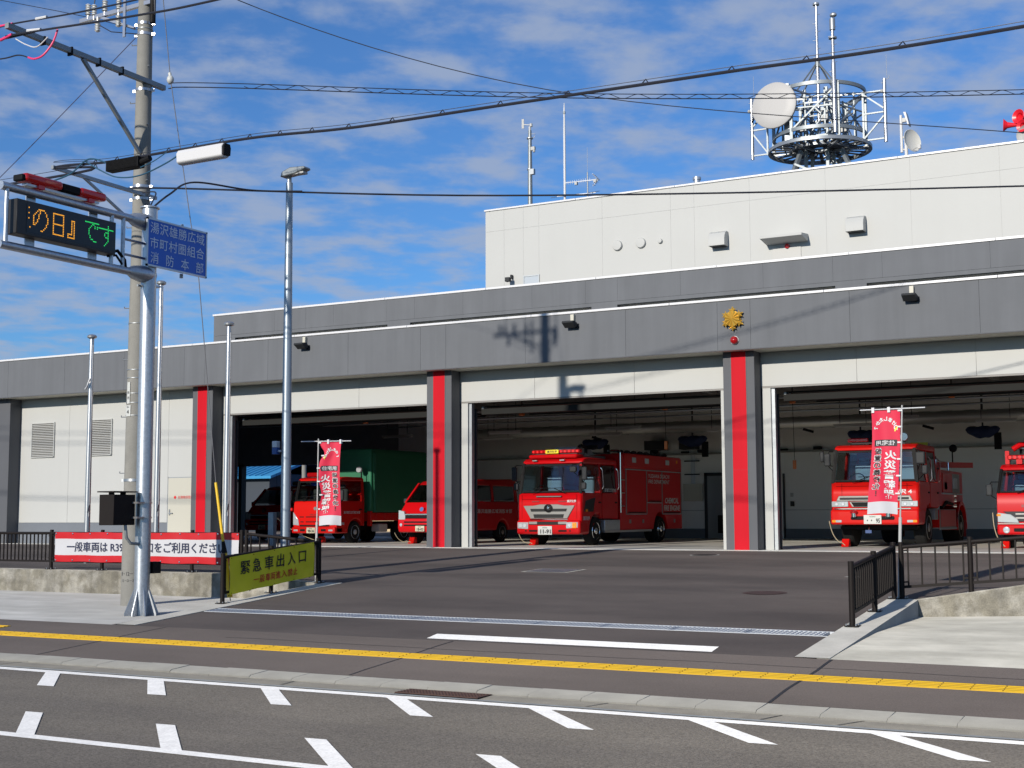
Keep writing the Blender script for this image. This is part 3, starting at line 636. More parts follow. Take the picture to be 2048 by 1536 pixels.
# floodlights on the fascia
def flood(x, label):
    h = thing('floodlight', label, 'floodlight', (x, YF, 5.9), 'floodlights along the fascia')
    MB().box(x + 0.01, YF - 0.10, 6.0, x + 0.11, YF, 6.17).build('junction_box', beige, h, bevel=0.006, seg=1)
    MB().bar((x + 0.06, YF - 0.05, 6.0), (x + 0.06, YF - 0.12, 5.93), 0.03).build('bracket', grey_pl, h)
    k = MB().prism([(YF - 0.05, 5.86), (YF - 0.08, 5.95), (YF - 0.34, 5.97), (YF - 0.36, 5.92), (YF - 0.16, 5.80)], 'x', x - 0.12, x + 0.20)
    k.build('lamp_head', grey_pl, h, bevel=0.01, seg=1)
    MB().box(x + 0.12, YF - 0.05, 5.80, x + 0.22, YF, 5.92).build('driver_box', grey_pl, h)
flood(-24.66, 'black floodlight on the fascia above the left bay'); flood(-15.80, 'black floodlight on the fascia right of the pole shadow'); flood(-6.98, 'black floodlight on the fascia above the right bay')
# emblem and alarm lamp over the third pillar
em = thing('emblem', 'gold six pointed fire service emblem on the fascia above the third pillar', 'emblem', (-11.30, YF, 5.72))
CX, CZ = -11.30, 5.72
star = MB()
def star_pts(rot, ro, ri, n, y): return [(CX + (ro if i % 2 == 0 else ri) * math.cos(rot + math.pi * i / n), y, CZ + (ro if i % 2 == 0 else ri) * math.sin(rot + math.pi * i / n)) for i in range(2 * n)]
for rot, ro, ri, yb, yt in ((R(90), 0.315, 0.17, YF - 0.05, YF - 0.11),):
    ps = star_pts(rot, ro, ri, 6, yb); k = len(star.v)
    star.v += [Vector(p) for p in ps] + [Vector((CX, yt, CZ))]
    for i in range(12): star.f.append((k + i, k + (i + 1) % 12, k + 12))
star.build('base_star', gold, em, ang=5)
for j in range(6):
    an = R(90 + 60 * j); ex, ez = CX + 0.20 * math.cos(an), CZ + 0.20 * math.sin(an); k = MB()
    pts = [(ex + (0.115 if i % 2 == 0 else 0.05) * math.cos(an + math.pi * i / 6), YF - 0.10, ez + (0.115 if i % 2 == 0 else 0.05) * math.sin(an + math.pi * i / 6)) for i in range(12)]
    k.v = [Vector(p) for p in pts] + [Vector((ex, YF - 0.13, ez))]; k.f = [(i, (i + 1) % 12, 12) for i in range(12)]
    k.build('crystal', gold, em, ang=5)
for j in range(12):
    an = R(15 + 30 * j); b1, b2 = an - R(14), an + R(14)
    k = MB().add([(CX, YF - 0.17, CZ), (CX + 0.19 * math.cos(b1), YF - 0.12, CZ + 0.19 * math.sin(b1)), (CX + 0.20 * math.cos(an), YF - 0.15, CZ + 0.20 * math.sin(an)), (CX + 0.19 * math.cos(b2), YF - 0.12, CZ + 0.19 * math.sin(b2))], [(0, 1, 2), (0, 2, 3)])
    k.build('petal', gold, em, ang=5)
MB().lathe([(0.2, 0), (0.2, 0.06)], (CX, YF, CZ), (0, -1, 0), 16).build('mount', gold, em)
al = thing('alarm_lamp', 'round red alarm lamp on the fascia below the gold emblem', 'alarm lamp', (-11.28, YF, 5.19))
MB().lathe([(0.105, 0), (0.105, 0.03)], (-11.28, YF, 5.19), (0, -1, 0), 20).build('base', alu, al)
MB().lathe([(0.10, 0.03), (0.095, 0.08), (0.065, 0.12), (0.03, 0.138), (0.0, 0.142)], (-11.28, YF, 5.19), (0, -1, 0), 20).build('dome', lens_red, al)
# ------------------------------------------------------------------ vehicles (front at local y = 0, body runs back along +y)
def wheel(root, x, y, r, w, dual=False, rim=None, chromed=False, side=1):
    rim = rim or silver_p
    t_ = MB().lathe([(r * 0.60, -w / 2), (r * 0.90, -w / 2), (r * 0.985, -w * 0.36), (r, -w * 0.2), (r, w * 0.2), (r * 0.985, w * 0.36), (r * 0.90, w / 2), (r * 0.60, w / 2)], (x, y, r), (1, 0, 0), 30)
    o = t_.build('wheel', rubber, root, local=True)
    s = side; f = x + s * w / 2
    m_ = MB().lathe([(r * 0.62, -0.01), (r * 0.60, 0.012), (r * 0.52, -0.03), (r * 0.47, -0.10), (r * 0.30, -0.06), (r * 0.24, -0.02), (r * 0.22, 0.015), (r * 0.12, 0.03), (0, 0.03)], (f, y, r), (s, 0, 0), 24)
    m_.build('rim', chrome if chromed else rim, o, local=True)
    k = MB()
    for i in range(8):
        a = 2 * math.pi * i / 8; k.lathe([(r * 0.055, -0.085), (r * 0.055, -0.078), (0, -0.076)], (f + s * 0.0, y + r * 0.385 * math.cos(a), r + r * 0.385 * math.sin(a)), (s, 0, 0), 8)
    k.build('rim_holes', black, o, local=True)
    return o
def fp(root, name, x0, x1, y0, y1, z0, z1, m, bevel=0.0, seg=2): return MB().box(x0, y0, z0, x1, y1, z1).build(name, m, root, local=True, bevel=bevel, seg=seg)
def arch_pts(cy, cz, ra, n=10): return [(cy + ra * math.cos(math.pi * i / n), cz + ra * math.sin(math.pi * i / n)) for i in range(n + 1)]
def plate_part(root, x, z, w, h, nums, y=-0.03, cream=False, small='秋田800'):
    p = MB().box(x - w / 2, y - 0.012, z, x + w / 2, y, z + h).build('number_plate', plate_y if cream else plate_w, root, local=True, bevel=0.004, seg=1)
    text('plate_number', nums, ink, p, o=(x + w * 0.05, y - 0.012, z + h * 0.37), w=w * 0.74, h=h * 0.50, bold=0.03, local=True)
    text('plate_region', small, ink_g if not cream else ink, p, o=(x, y - 0.012, z + h * 0.82), h=h * 0.17, local=True)
    return p
def text_front(root, name, body, m, x, z, w=None, h=None, y=-0.01, bold=0.0, **k): return text(name, body, m, root, o=(x, y, z), w=w, h=h, bold=bold, local=True, **k)
def text_side(root, name, body, m, x, y, z, w=None, h=None, bold=0.0, **k): return text(name, body, m, root, o=(x, y, z), r=(0, 1, 0), u=(0, 0, 1), w=w, h=h, bold=bold, local=True, **k)
def cab(root, w, L, zf, zb, zt, zr, lean, tap, axle, wr, paint, ys0=0.06, doors=((0.3, 1.25),), winz=None, sill=0.5, glassm=None, seats=seat_m, dash=grey_pl, rear_arch=None, steer=-1):
    """lower body, roof, pillars, glazing, doors and a furnished interior"""
    hw = w / 2; g_ = glassm or glass_m
    hx = lambda z: hw * (1 + (tap - 1) * max(0, min(1, (z - zb) / (zt - zb))))
    ra = wr + 0.07; n = arch_pts(axle, wr, ra)
    prof = [(0.03, zf), (0.0, zf + 0.10), (0.0, zf + (zb - zf) * 0.72), (ys0 * 0.4, zb - 0.06), (ys0, zb), (L, zb), (L, sill)]
    arc = [p for p in n if p[1] > sill - 0.01 or p[0] < axle]
    arc = [(y, z) for y, z in n if z >= (sill if y > axle else zf)]
    prof += arc + [(axle - ra, zf)]
    b = MB().prism(prof, 'x', -hw, hw)
    b.build('cab_body', paint, root, local=True, bevel=0.07, seg=4)
    MB().box(-hw + 0.05, axle - ra, zf + 0.05, hw - 0.05, axle + ra, wr + ra - 0.03).build('arch_liner', black, root, local=True) if False else None
    rp = [(lean, zt), (lean + 0.03, zt + 0.45 * (zr - zt)), (lean + 0.16, zt + 0.85 * (zr - zt)), (lean + 0.40, zr), (L - 0.1, zr), (L, zr - 0.06), (L, zt)]
    MB().prism(rp, 'x', -hw * tap - 0.012, hw * tap + 0.012).build('cab_roof', paint, root, local=True, bevel=0.075, seg=4)
    bw = MB().prism([(L - 0.07, zb - 0.02), (L - 0.07, zt + 0.02), (L, zt + 0.02), (L, zb - 0.02)], 'x', -hw + 0.01, hw - 0.01)
    bw.build('cab_back', paint, root, local=True, deform=lambda v: Vector((v.x * hx(v.z) / hw, v.y, v.z)))
    for s in (-1, 1):
        MB().bar((s * (hw - 0.035), ys0 + 0.03, zb - 0.03), (s * (hw * tap - 0.035), lean + 0.04, zt + 0.03), 0.07, 0.075).build('front_pillar', black if tap < 0.99 else paint, root, local=True)
    # windscreen, slightly bowed, with a black seal
    def wsf(u, v, inset=0.0, push=0.0):
        z = zb + 0.015 + (zt - zb - 0.03) * v; X = (hx(z) - 0.035) * (2 * u - 1); yy = ys0 + (lean - ys0) * v
        return (X, yy - 0.025 * (1 - (2 * u - 1) ** 2) - push + 0.02, z)
    ws = MB().grid(lambda u, v: wsf(u, v), 10, 6).build('windscreen', g_, root, local=True)
    k = MB()
    for (ua, ub, va, vb) in ((0, 1, 0, 0.055), (0, 1, 0.945, 1), (0, 0.03, 0, 1), (0.97, 1, 0, 1)):
        k.grid(lambda u, v: wsf(ua + (ub - ua) * u, va + (vb - va) * v, push=0.006), 10, 3)
    k.build('windscreen_seal', black, ws, local=True)
    # doors, side windows and handles
    for s in (-1, 1):
        for di, (ya, yb) in enumerate(doors):
            zlo = sill + 0.04
            pts = [(yb, zlo), (yb, zb)]; pts += [(ya, zb)]
            if di == 0:
                lo = [(y, z) for y, z in arch_pts(axle, wr, ra + 0.05) if ya + 0.02 < y < yb - 0.02 and z > zlo]
                lo.sort(); pts += ([(ya, zlo)] if ya > axle + ra else [(ya, max(zlo, lo[0][1] if lo else zlo))]) + lo + ([(lo[-1][0], zlo)] if lo and lo[-1][0] < yb - 0.03 else [])
            else: pts += [(ya, zlo)]
            d = MB().prism(pts, 'x', s * (hw - 0.01), s * (hw + 0.007)).build('door', paint, root, local=True, bevel=0.004, seg=1)
            MB().box(s * (hw - 0.002), yb + 0.006, zlo, s * (hw + 0.003), yb + 0.022, zb).build('door_gap', mat('seam_dark', (0.10, 0.003, 0.003), 0.7, spec=0.1), d, local=True)
            MB().box(s * (hw + 0.006), yb - 0.22, zb - 0.30, s * (hw + 0.03), yb - 0.07, zb - 0.255).build('handle', black, d, local=True, bevel=0.006, seg=1)
            y0_ = max(ya + 0.05, ys0 + 0.12) if di == 0 else ya + 0.06
            topy = y0_ + (lean - ys0) * 0.8 if di == 0 else y0_
            q = [(y0_, zb + 0.02), (yb - 0.05, zb + 0.02), (yb - 0.05, zt - 0.03), (topy, zt - 0.03)]
            if di == 0: q[0] = (y0_, zb - 0.10) if False else q[0]
            MB().add([(s * (hx(z) - 0.018), y, z) for y, z in q], [(0, 1, 2, 3)]).build('window', g_ if di == 0 else glass_d, d, local=True)
            MB().bar((s * (hw - 0.03), yb, zb - 0.02), (s * (hw * tap - 0.03), yb, zt + 0.02), 0.06, 0.09).build('door_pillar', paint, d, local=True)
    # interior
    fp(root, 'dashboard', -hw + 0.08, hw - 0.08, ys0 + 0.10, ys0 + 0.42, zb - 0.02, zb + 0.06, dash, 0.03)
    for s in (-0.52, 0.52):
        st = fp(root, 'seat', s * hw - 0.24, s * hw + 0.24, L * 0.52, L * 0.52 + 0.14, zb - 0.1, zb + (zt - zb) * 0.62, seats, 0.05)
        fp(st, 'headrest', s * hw - 0.13, s * hw + 0.13, L * 0.53, L * 0.53 + 0.1, zb + (zt - zb) * 0.63, zb + (zt - zb) * 0.82, seats, 0.04)
    ring = MB(); cxs = steer * hw * 0.5
    pts = [(cxs + 0.19 * math.cos(2 * math.pi * i / 20), ys0 + 0.50 + 0.05 * math.sin(2 * math.pi * i / 20), zb + 0.10 + 0.14 * math.sin(2 * math.pi * i / 20)) for i in range(21)]
    ring.tube(pts, 0.016, 6).build('steering_wheel', black, root, local=True)
    fp(root, 'cab_floor', -hw + 0.06, hw - 0.06, 0.15, L - 0.05, zb - 0.16, zb - 0.13, black)
def wipers(root, zb, xs, y=-0.04, ln=0.55):
    for (x, dx) in xs:
        w_ = MB().tube([(x, y, zb - 0.01), (x + dx, y - 0.03, zb + 0.13)], 0.012, 6).tube([(x + dx - 0.28, y - 0.035, zb + 0.13), (x + dx + 0.28, y - 0.035, zb + 0.14)], 0.010, 6)
        w_.build('wiper', black, root, local=True)
def mirror(root, x, y, z, w=0.17, h=0.36, hw=1.0, m=grey_pl, arm=True):
    o = MB().box(x - w / 2, y - 0.05, z - h / 2, x + w / 2, y + 0.05, z + h / 2).build('mirror', m, root, local=True, bevel=0.04, seg=3)
    if arm:
        s = 1 if x > 0 else -1
        MB().tube([(x, y, z + h / 2 - 0.03), (x - s * 0.05, y + 0.04, z + h / 2 + 0.05), (s * (hw - 0.05), y + 0.14, z + h / 2 + 0.05)], 0.014, 6).tube([(x, y, z - h / 2 + 0.03), (s * (hw - 0.02), y + 0.16, z - h / 2 - 0.12)], 0.012, 6).build('mirror_arm', black, o, local=True)
    return o
def lightbar(root, xa, xb, y, z, h=0.11, d=0.22, sign=None, signx=None, signw=0.42, gap=True):
    b = MB().box(xa + 0.1, y - 0.05, z - 0.05, xb - 0.1, y + 0.05, z).build('light_bar', grey_pl, root, local=True)
    xm = (xa + xb) / 2; hw = 0.12 if gap else 0.01
    for a, c in ((xa, xm - hw), (xm + hw, xb)):
        MB().box(a, y - d / 2, z, c, y + d / 2, z + h).build('beacon_lens', lens_red, b, local=True, bevel=0.03, seg=2)
        for i in range(5):
            xx = a + (c - a) * (i + 0.5) / 5; MB().box(xx - 0.03, y - d / 2 - 0.004, z + 0.015, xx + 0.03, y - d / 2 + 0.01, z + h - 0.02).build('lens_cell', mat('lens_bright', (0.75, 0.03, 0.03), 0.15), b, local=True)
    MB().box(xm - hw, y - d / 2 + 0.02, z, xm + hw, y + d / 2 - 0.02, z + h * 0.9).build('centre_unit', black, b, local=True)
    if sign:
        sx = signx if signx is not None else xm
        p = MB().box(sx - signw / 2, y - d / 2 - 0.035, z - 0.01, sx + signw / 2, y - d / 2 - 0.006, z + h).build('unit_sign', yel_sign, b, local=True, bevel=0.005, seg=1)
        text('sign_text', sign, ink, p, o=(sx, y - d / 2 - 0.036, z + h * 0.45), w=signw * 0.78, h=h * 0.68, bold=0.015, local=True)
    return b
def lamp(root, x0, x1, z0, z1, y=-0.02, amber=None, skew=0.0):
    o = MB().prism([(x0, z0), (x1, z0 + skew), (x1, z1), (x0, z1)], 'y', y, y + 0.08).build('headlamp', lens_cl, root, local=True, bevel=0.012, seg=2)
    cx = x0 + (x1 - x0) * 0.5; r_ = min(abs(x1 - x0), z1 - z0) * 0.33
    for q in (0.3, 0.68):
        MB().lathe([(r_, 0), (r_ * 0.85, -0.008), (r_ * 0.5, 0.01), (0, 0.018)], (x0 + (x1 - x0) * q, y - 0.006, (z0 + z1) / 2 + skew * 0.3), (0, 1, 0), 16).build('reflector', mat('lamp_reflector', (0.62, 0.64, 0.68), 0.2, metal=0.3), o, local=True)
    if amber:
        MB().box(amber[0], y - 0.012, z0 + 0.01, amber[1], y + 0.02, z1 - 0.01).build('indicator', lens_or, o, local=True, bevel=0.006, seg=1)
    return o
def chock(x, y, label, rope_to=None):
    c = thing('wheel_chock', label, 'wheel chock', (x, y, 0.004), 'red wheel chocks')
    k = MB().prism([(y - 0.16, 0.006), (y + 0.12, 0.006), (y + 0.10, 0.20), (y - 0.02, 0.22), (y - 0.10, 0.05)], 'x', x - 0.10, x + 0.10)
    k.build('block', fire_red2, c, bevel=0.01, seg=1)
    if rope_to:
        p0 = Vector((x, y - 0.1, 0.05)); p1 = Vector(rope_to); pts = []
        for i in range(11):
            t = i / 10; p = p0.lerp(p1, t); p.z -= 0.10 * math.sin(math.pi * t) * (1 if p.z > 0.12 else 0.3); p.x -= 0.07 * math.sin(math.pi * t); pts.append(p)
        MB().tube(pts, 0.011, 6).build('rope', rope_m, c)

# ---- chemical fire engine, middle bay
ce = thing('chemical_fire_engine', 'red chemical fire engine with a silver grille in the middle bay', 'fire engine', (-18.17, 35.0, 0), 'red vehicles in the garage')
cab(ce, 2.06, 2.62, 0.33, 1.53, 2.38, 2.56, 0.20, 0.945, 1.06, 0.42, fire_red, doors=((0.10, 1.38), (1.44, 2.52)), sill=0.74)
fp(ce, 'front_bumper', -1.035, 1.035, -0.10, 0.5, 0.33, 0.74, fire_red, 0.07, 3)
fp(ce, 'bumper_slot', -0.62, 0.62, -0.112, 0.0, 0.60, 0.70, mat('bumper_dark', (0.02, 0.02, 0.02), 0.5, spec=0.15), 0.02)
for a, b in ((-0.62, -0.34), (0.34, 0.62)):
    fp(ce, 'bumper_trim', a, b, -0.116, 0.0, 0.62, 0.70, silver_p, 0.01); fp(ce, 'bumper_vent', a, b, -0.108, 0.0, 0.40, 0.46, black, 0.015)
gr = MB().prism([(-0.60, 0.78), (0.60, 0.78), (0.84, 1.16), (0.50, 1.165), (0.28, 1.20), (-0.28, 1.20), (-0.50, 1.165), (-0.84, 1.16)], 'y', -0.035, 0.05).build('grille', silver_p, ce, local=True, bevel=0.012)
for (za, zb_, xa) in ((0.99, 1.07, 0.60), (0.805, 0.91, 0.50)):
    MB().prism([(-xa + 0.03, za), (xa - 0.03, za), (xa, zb_), (-xa, zb_)], 'y', -0.045, -0.02).build('grille_slot', mat('grille_dark', (0.025, 0.025, 0.025), 0.6, spec=0.15), gr, local=True)
    for i in range(4): MB().box(-xa + 0.05, -0.05, za + 0.012 + i * (zb_ - za) / 4, xa - 0.05, -0.044, za + 0.02 + i * (zb_ - za) / 4).build('grille_bar', grey_pl, gr, local=True)
fp(ce, 'chrome_strip', -0.62, 0.62, -0.045, 0.0, 0.745, 0.765, chrome)
eb = MB().lathe([(0.0, -0.03), (0.10, -0.03), (0.118, -0.02), (0.118, 0.03)], (0, -0.05, 1.085), (0, 1, 0), 28).build('front_badge', black, ce, local=True, deform=lambda v: Vector((v.x * 1.15, v.y, v.z)))
k = MB()
for i in range(6):
    a = R(90 + 60 * i); k.add([(0.0 + 0.075 * math.cos(a), -0.086, 1.085 + 0.075 * math.sin(a)), (0.022 * math.cos(a + 0.55), -0.086, 1.085 + 0.022 * math.sin(a + 0.55)), (0, -0.09, 1.085), (0.022 * math.cos(a - 0.55), -0.086, 1.085 + 0.022 * math.sin(a - 0.55))], [(0, 1, 2, 3)])
k.build('badge_star', chrome, eb, local=True)
for xx in (-0.90, 0.892): fp(ce, 'corner_seam', xx, xx + 0.008, -0.004, 0.0, 0.78, 1.48, mat('seam_dark', (0.10, 0.003, 0.003), 0.7, spec=0.1))
fp(ce, 'panel_line', -0.9, 0.9, -0.004, 0.0, 1.345, 1.352, mat('seam_dark', (0.10, 0.003, 0.003), 0.7, spec=0.1))
fp(ce, 'front_step', -0.42, 0.42, -0.03, 0.02, 1.40, 1.45, grey_pl, 0.015); fp(ce, 'step_trim', -0.40, 0.40, -0.034, -0.02, 1.415, 1.43, silver_p)
for s in (-1, 1):
    lamp(ce, *( (-0.99, -0.64) if s < 0 else (0.60, 0.97)), 0.50, 0.68, y=-0.115, amber=(0.80, 0.94) if s > 0 else None, skew=0.02 * s)
    fp(ce, 'tow_hole', s * 0.72 - 0.03, s * 0.72 + 0.03, -0.104, -0.08, 0.41, 0.45, black)
    fp(ce, 'name_badge', (-0.56 if s < 0 else 0.30), (-0.32 if s < 0 else 0.56), -0.012, 0.0, 1.265, 1.30, mat('badge_dark_red', (0.25, 0.01, 0.01), 0.4))
plate_part(ce, -0.08, 0.32, 0.46, 0.25, '11-91', y=-0.115)
text_front(ce, 'front_lettering', '湯沢化学', white_l, 0.73, 1.285, w=0.30, h=0.075, y=-0.006, bold=0.02)
text_side(ce, 'corner_lettering', '湯沢化学', white_l, 1.045, 0.32, 0.79, w=0.42, h=0.12, bold=0.02)
fp(ce, 'roof_visor', -0.80, 0.80, 0.22, 0.75, 2.54, 2.66, fire_red, 0.06)
for x in (-0.55, 0.35): fp(ce, 'marker_light', x - 0.08, x + 0.08, 0.14, 0.22, 2.46, 2.50, alu, 0.01)
lightbar(ce, -0.78, 0.80, 0.50, 2.70, h=0.10, sign='湯沢化学', signx=-0.08, signw=0.43)
fp(ce, 'roof_deck', -0.70, 0.70, 0.9, 2.4, 2.57, 2.66, galv_d, 0.02)
MB().prism([(0.75, 2.68), (0.9, 2.90), (1.9, 2.90), (2.1, 2.68)], 'x', -0.25, 0.45).build('foam_monitor_cover', mat('pale_grey_cover', (0.42, 0.43, 0.46), 0.4), ce, local=True, bevel=0.02)
MB().tube([(0.62, 1.2, 2.70), (0.62, 1.2, 2.88), (0.62, 0.9, 2.93), (0.62, 0.75, 2.90)], 0.05, 8).tube([(0.50, 1.5, 2.9), (0.85, 1.5, 2.9)], 0.06, 8).build('water_monitor', black, ce, local=True)
wipers(ce, 1.53, ((-0.55, 0.35), (0.55, -0.35)))
mirror(ce, -1.16, 0.02, 2.10, 0.16, 0.40, 1.03); mirror(ce, -1.10, 0.02, 1.72, 0.16, 0.20, 1.03)
mirror(ce, 0.86, -0.14, 2.20, 0.22, 0.17, 0.95); mirror(ce, 1.13, 0.05, 2.08, 0.16, 0.38, 1.03); mirror(ce, 1.10, 0.06, 1.72, 0.15, 0.2, 1.03)
fp(ce, 'door_lamp', 0.93, 0.99, 0.16, 0.20, 2.30, 2.36, lens_red)
MB().prism([(0.16, 0.98), (0.80, 0.98), (0.95, 1.40), (0.30, 1.30)], 'x', 1.03, 1.042).build('lower_window', glass_d, ce, local=True)
for yy in (1.40, 2.50): MB().tube([(1.05, yy, 1.65), (1.09, yy, 1.72), (1.09, yy - 0.06, 2.2), (1.04, yy - 0.08, 2.28)], 0.015, 6).build('grab_rail', chrome, ce, local=True)
text_side(ce, 'door_lettering', '湯沢雄勝広域消防本部', white_l, 1.042, 1.98, 1.62, w=0.82, h=0.11, bold=0.015)
fp(ce, 'indicator', 1.03, 1.05, 0.28, 0.42, 0.98, 1.05, lens_or)
# body with roller shutters
bx = MB().prism([(2.75, 0.78), (2.75, 2.74), (7.75, 2.74), (7.75, 0.42)] + [(6.55, 0.42)] + arch_pts(5.9, 0.42, 0.56)[1:-1] + [(5.30, 0.42), (2.75, 0.42)], 'x', -1.02, 1.02)
bx.build('equipment_body', fire_red, ce, local=True, bevel=0.02)
for s in (-1, 1):
    for (ya, yb, za) in ((3.20, 4.72, 0.92), (4.80, 5.98, 1.28), (6.06, 7.62, 0.92)):
        sh = MB().box(s * 1.018, ya, za, s * 1.03, yb, 2.26).build('roller_shutter', shut_red, ce, local=True)
        k = MB()
        for i in range(int((2.24 - za) / 0.07)): k.box(s * 1.029, ya + 0.04, za + 0.02 + i * 0.07, s * 1.034, yb - 0.04, za + 0.08 + i * 0.07)
        tag(k.build('slats', shut_red, sh, local=True), kind='stuff')
        MB().box(s * 1.02, ya, za - 0.03, s * 1.045, yb, za).build('shutter_rail', alu, sh, local=True); MB().box(s * 1.02, ya + 0.1, za + 0.02, s * 1.05, yb - 0.1, za + 0.05).build('shutter_handle', black, sh, local=True)
    fp(ce, 'body_trim', s * 1.02, s * 1.04, 3.15, 7.65, 2.27, 2.30, alu)
    for yy in (3.15, 4.74, 6.0, 7.63): fp(ce, 'shutter_post', s * 1.02, s * 1.038, yy, yy + 0.05, 0.9, 2.28, silver_p)
    fp(ce, 'upper_locker', s * 0.6, s * 1.05, 3.0, 7.6, 2.34, 2.78, fire_red, 0.03)
    for yy in (3.6, 4.6, 6.3): fp(ce, 'scene_light', s * 1.05, s * 1.065, yy, yy + 0.28, 2.50, 2.66, lens_cl)
    fp(ce, 'amber_marker', s * 1.05, s * 1.06, 7.2, 7.32, 2.58, 2.68, lens_or)
    MB().tube([(s * 1.06, 2.70, 0.95), (s * 1.06, 2.70, 2.78), (s * 1.02, 2.75, 2.86), (s * 0.7, 2.8, 2.87)], 0.022, 8).build('ladder_rail', chrome, ce, local=True)
    for z in (1.15, 1.55, 1.95): MB().tube([(s * 1.06, 2.70, z), (s * 1.03, 3.05, z)], 0.014, 6).build('ladder_rung', chrome, ce, local=True)
    fp(ce, 'tool_box', s * 0.6, s * 1.02, 1.62, 2.72, 0.42, 0.74, galv, 0.015); fp(ce, 'side_step', s * 0.6, s * 1.04, 1.6, 5.1, 0.36, 0.42, alu)
    for yy in (3.4, 4.4, 7.0): fp(ce, 'locker_latch', s * 1.02, s * 1.035, yy, yy + 0.12, 0.62, 0.74, silver_p)
text_side(ce, 'side_lettering', 'CHEMICAL\nFIRE ENGINE', white_l, 1.04, 6.82, 1.22, w=1.38, h=0.42, bold=0.02, shear=0.18)
text_side(ce, 'department_lettering', 'YUZAWA OGACHI\nFIRE DEPARTMENT', white_l, 1.04, 5.75, 2.03, w=1.75, h=0.30, bold=0.006, shear=0.18)
MB().tube([(0.5, 3.0, 2.86), (0.5, 7.4, 2.86)], 0.03, 6).tube([(-0.5, 3.0, 2.86), (-0.5, 7.4, 2.86)], 0.03, 6).build('roof_ladder', galv_d, ce, local=True)
for i in range(8): MB().ball((0.75, 3.4 + i * 0.5, 2.84), 0.09, 8, (1, 1.8, 0.8)).build('roof_hose', mat('hose_dark', (0.06, 0.05, 0.05), 0.8), ce, local=True)
for s in (-1, 1):
    wheel(ce, s * 0.86, 1.06, 0.42, 0.26, chromed=True, side=s); wheel(ce, s * 0.80, 5.9, 0.42, 0.44, chromed=True, side=s)
fp(ce, 'chassis', -0.45, 0.45, 0.4, 7.4, 0.38, 0.62, black)

# ---- four wheel drive fire truck, right bay
ft = thing('tall_fire_truck', 'tall red fire truck numbered 95 behind the flag in the right bay', 'fire engine', (-8.9, 35.6, 0), 'red vehicles in the garage')
cab(ft, 2.28, 2.55, 0.60, 1.72, 2.56, 2.72, 0.17, 0.93, 1.30, 0.52, fire_red2, doors=((0.10, 1.35), (1.42, 2.48)), sill=1.02, steer=-1)
fp(ft, 'front_bumper', -1.15, 1.15, -0.09, 0.62, 0.60, 1.00, fire_red2, 0.06, 3)
fp(ft, 'bumper_slot', -0.62, 0.55, -0.10, 0.0, 0.71, 0.84, black, 0.04)
fp(ft, 'chrome_strip', -1.05, 0.95, -0.07, 0.0, 1.005, 1.03, chrome)
g1 = MB().prism([(-1.00, 1.22), (1.00, 1.22), (0.93, 1.36), (-0.93, 1.36)], 'y', -0.03, 0.03).build('upper_grille', silver_p, ft, local=True, bevel=0.015)
MB().box(-0.90, -0.04, 1.255, 0.90, -0.02, 1.315).build('grille_slot', grey_pl, g1, local=True)
g2 = MB().prism([(-0.58, 1.06), (0.52, 1.06), (0.62, 1.21), (-0.66, 1.21)], 'y', -0.035, 0.03).build('lower_grille', silver_p, ft, local=True, bevel=0.015)
MB().prism([(-0.53, 1.08), (0.47, 1.08), (0.56, 1.19), (-0.60, 1.19)], 'y', -0.045, -0.02).build('grille_slot', black, g2, local=True)
for s in (-1, 1):
    lamp(ft, *((-1.12, -0.68) if s < 0 else (0.66, 1.12)), 1.07, 1.215, y=-0.035)
    l_ = fp(ft, 'fog_lamp', s * 0.93 - 0.08, s * 0.93 + 0.08, -0.10, 0, 0.66, 0.725, lens_cl, 0.01); fp(l_, 'indicator', s * 1.05 - 0.055, s * 1.05 + 0.055, -0.10, 0, 0.66, 0.725, lens_or, 0.01)
    MB().ball((s * 0.45 - 0.06, -0.14, 0.93), 0.10, 14, (1, 0.8, 0.55)).build('front_beacon', lens_red, ft, local=True)
    MB().cyl((s * 0.45 - 0.06, -0.14, 0.80), (s * 0.45 - 0.06, -0.14, 0.90), 0.07, 12).build('beacon_base', chrome, ft, local=True)
text_front(ft, 'front_lettering', '湯沢 4', white_l, 0.72, 1.46, w=0.52, h=0.12, y=-0.006, bold=0.03)
fp(ft, 'front_badge', -0.06, 0.06, -0.012, 0, 1.44, 1.54, silver_p, 0.01)
fp(ft, 'panel_line', -1.0, 1.0, -0.003, 0.0, 1.61, 1.617, mat('seam_dark', (0.10, 0.003, 0.003), 0.7, spec=0.1))
plate_part(ft, -0.03, 0.62, 0.46, 0.235, '・・  95', y=-0.105)
lightbar(ft, -0.76, 0.60, 0.45, 2.79, h=0.10)
MB().lathe([(0.0, -0.02), (0.10, -0.02), (0.11, 0.03), (0.05, 0.12), (0, 0.12)], (0.72, 0.42, 2.90), (0, 1, 0), 16).build('spot_lamp', lens_cl, ft, local=True)
fp(ft, 'lamp_post', 0.70, 0.74, 0.44, 0.48, 2.70, 2.84, grey_pl)
wipers(ft, 1.72, ((-0.55, 0.45), (0.45, -0.4)), y=-0.03)
mirror(ft, -1.22, 0.02, 2.32, 0.17, 0.34, 1.14); mirror(ft, -1.36, 0.02, 2.40, 0.12, 0.28, 1.14); mirror(ft, 1.22, -0.02, 2.32, 0.24, 0.32, 1.14); mirror(ft, 1.30, 0.1, 2.02, 0.15, 0.24, 1.14)
for yy in (1.40, 2.50): MB().tube([(1.15, yy, 1.75), (1.20, yy, 1.82), (1.20, yy - 0.05, 2.3), (1.13, yy - 0.1, 2.4)], 0.016, 6).build('grab_rail', chrome, ft, local=True)
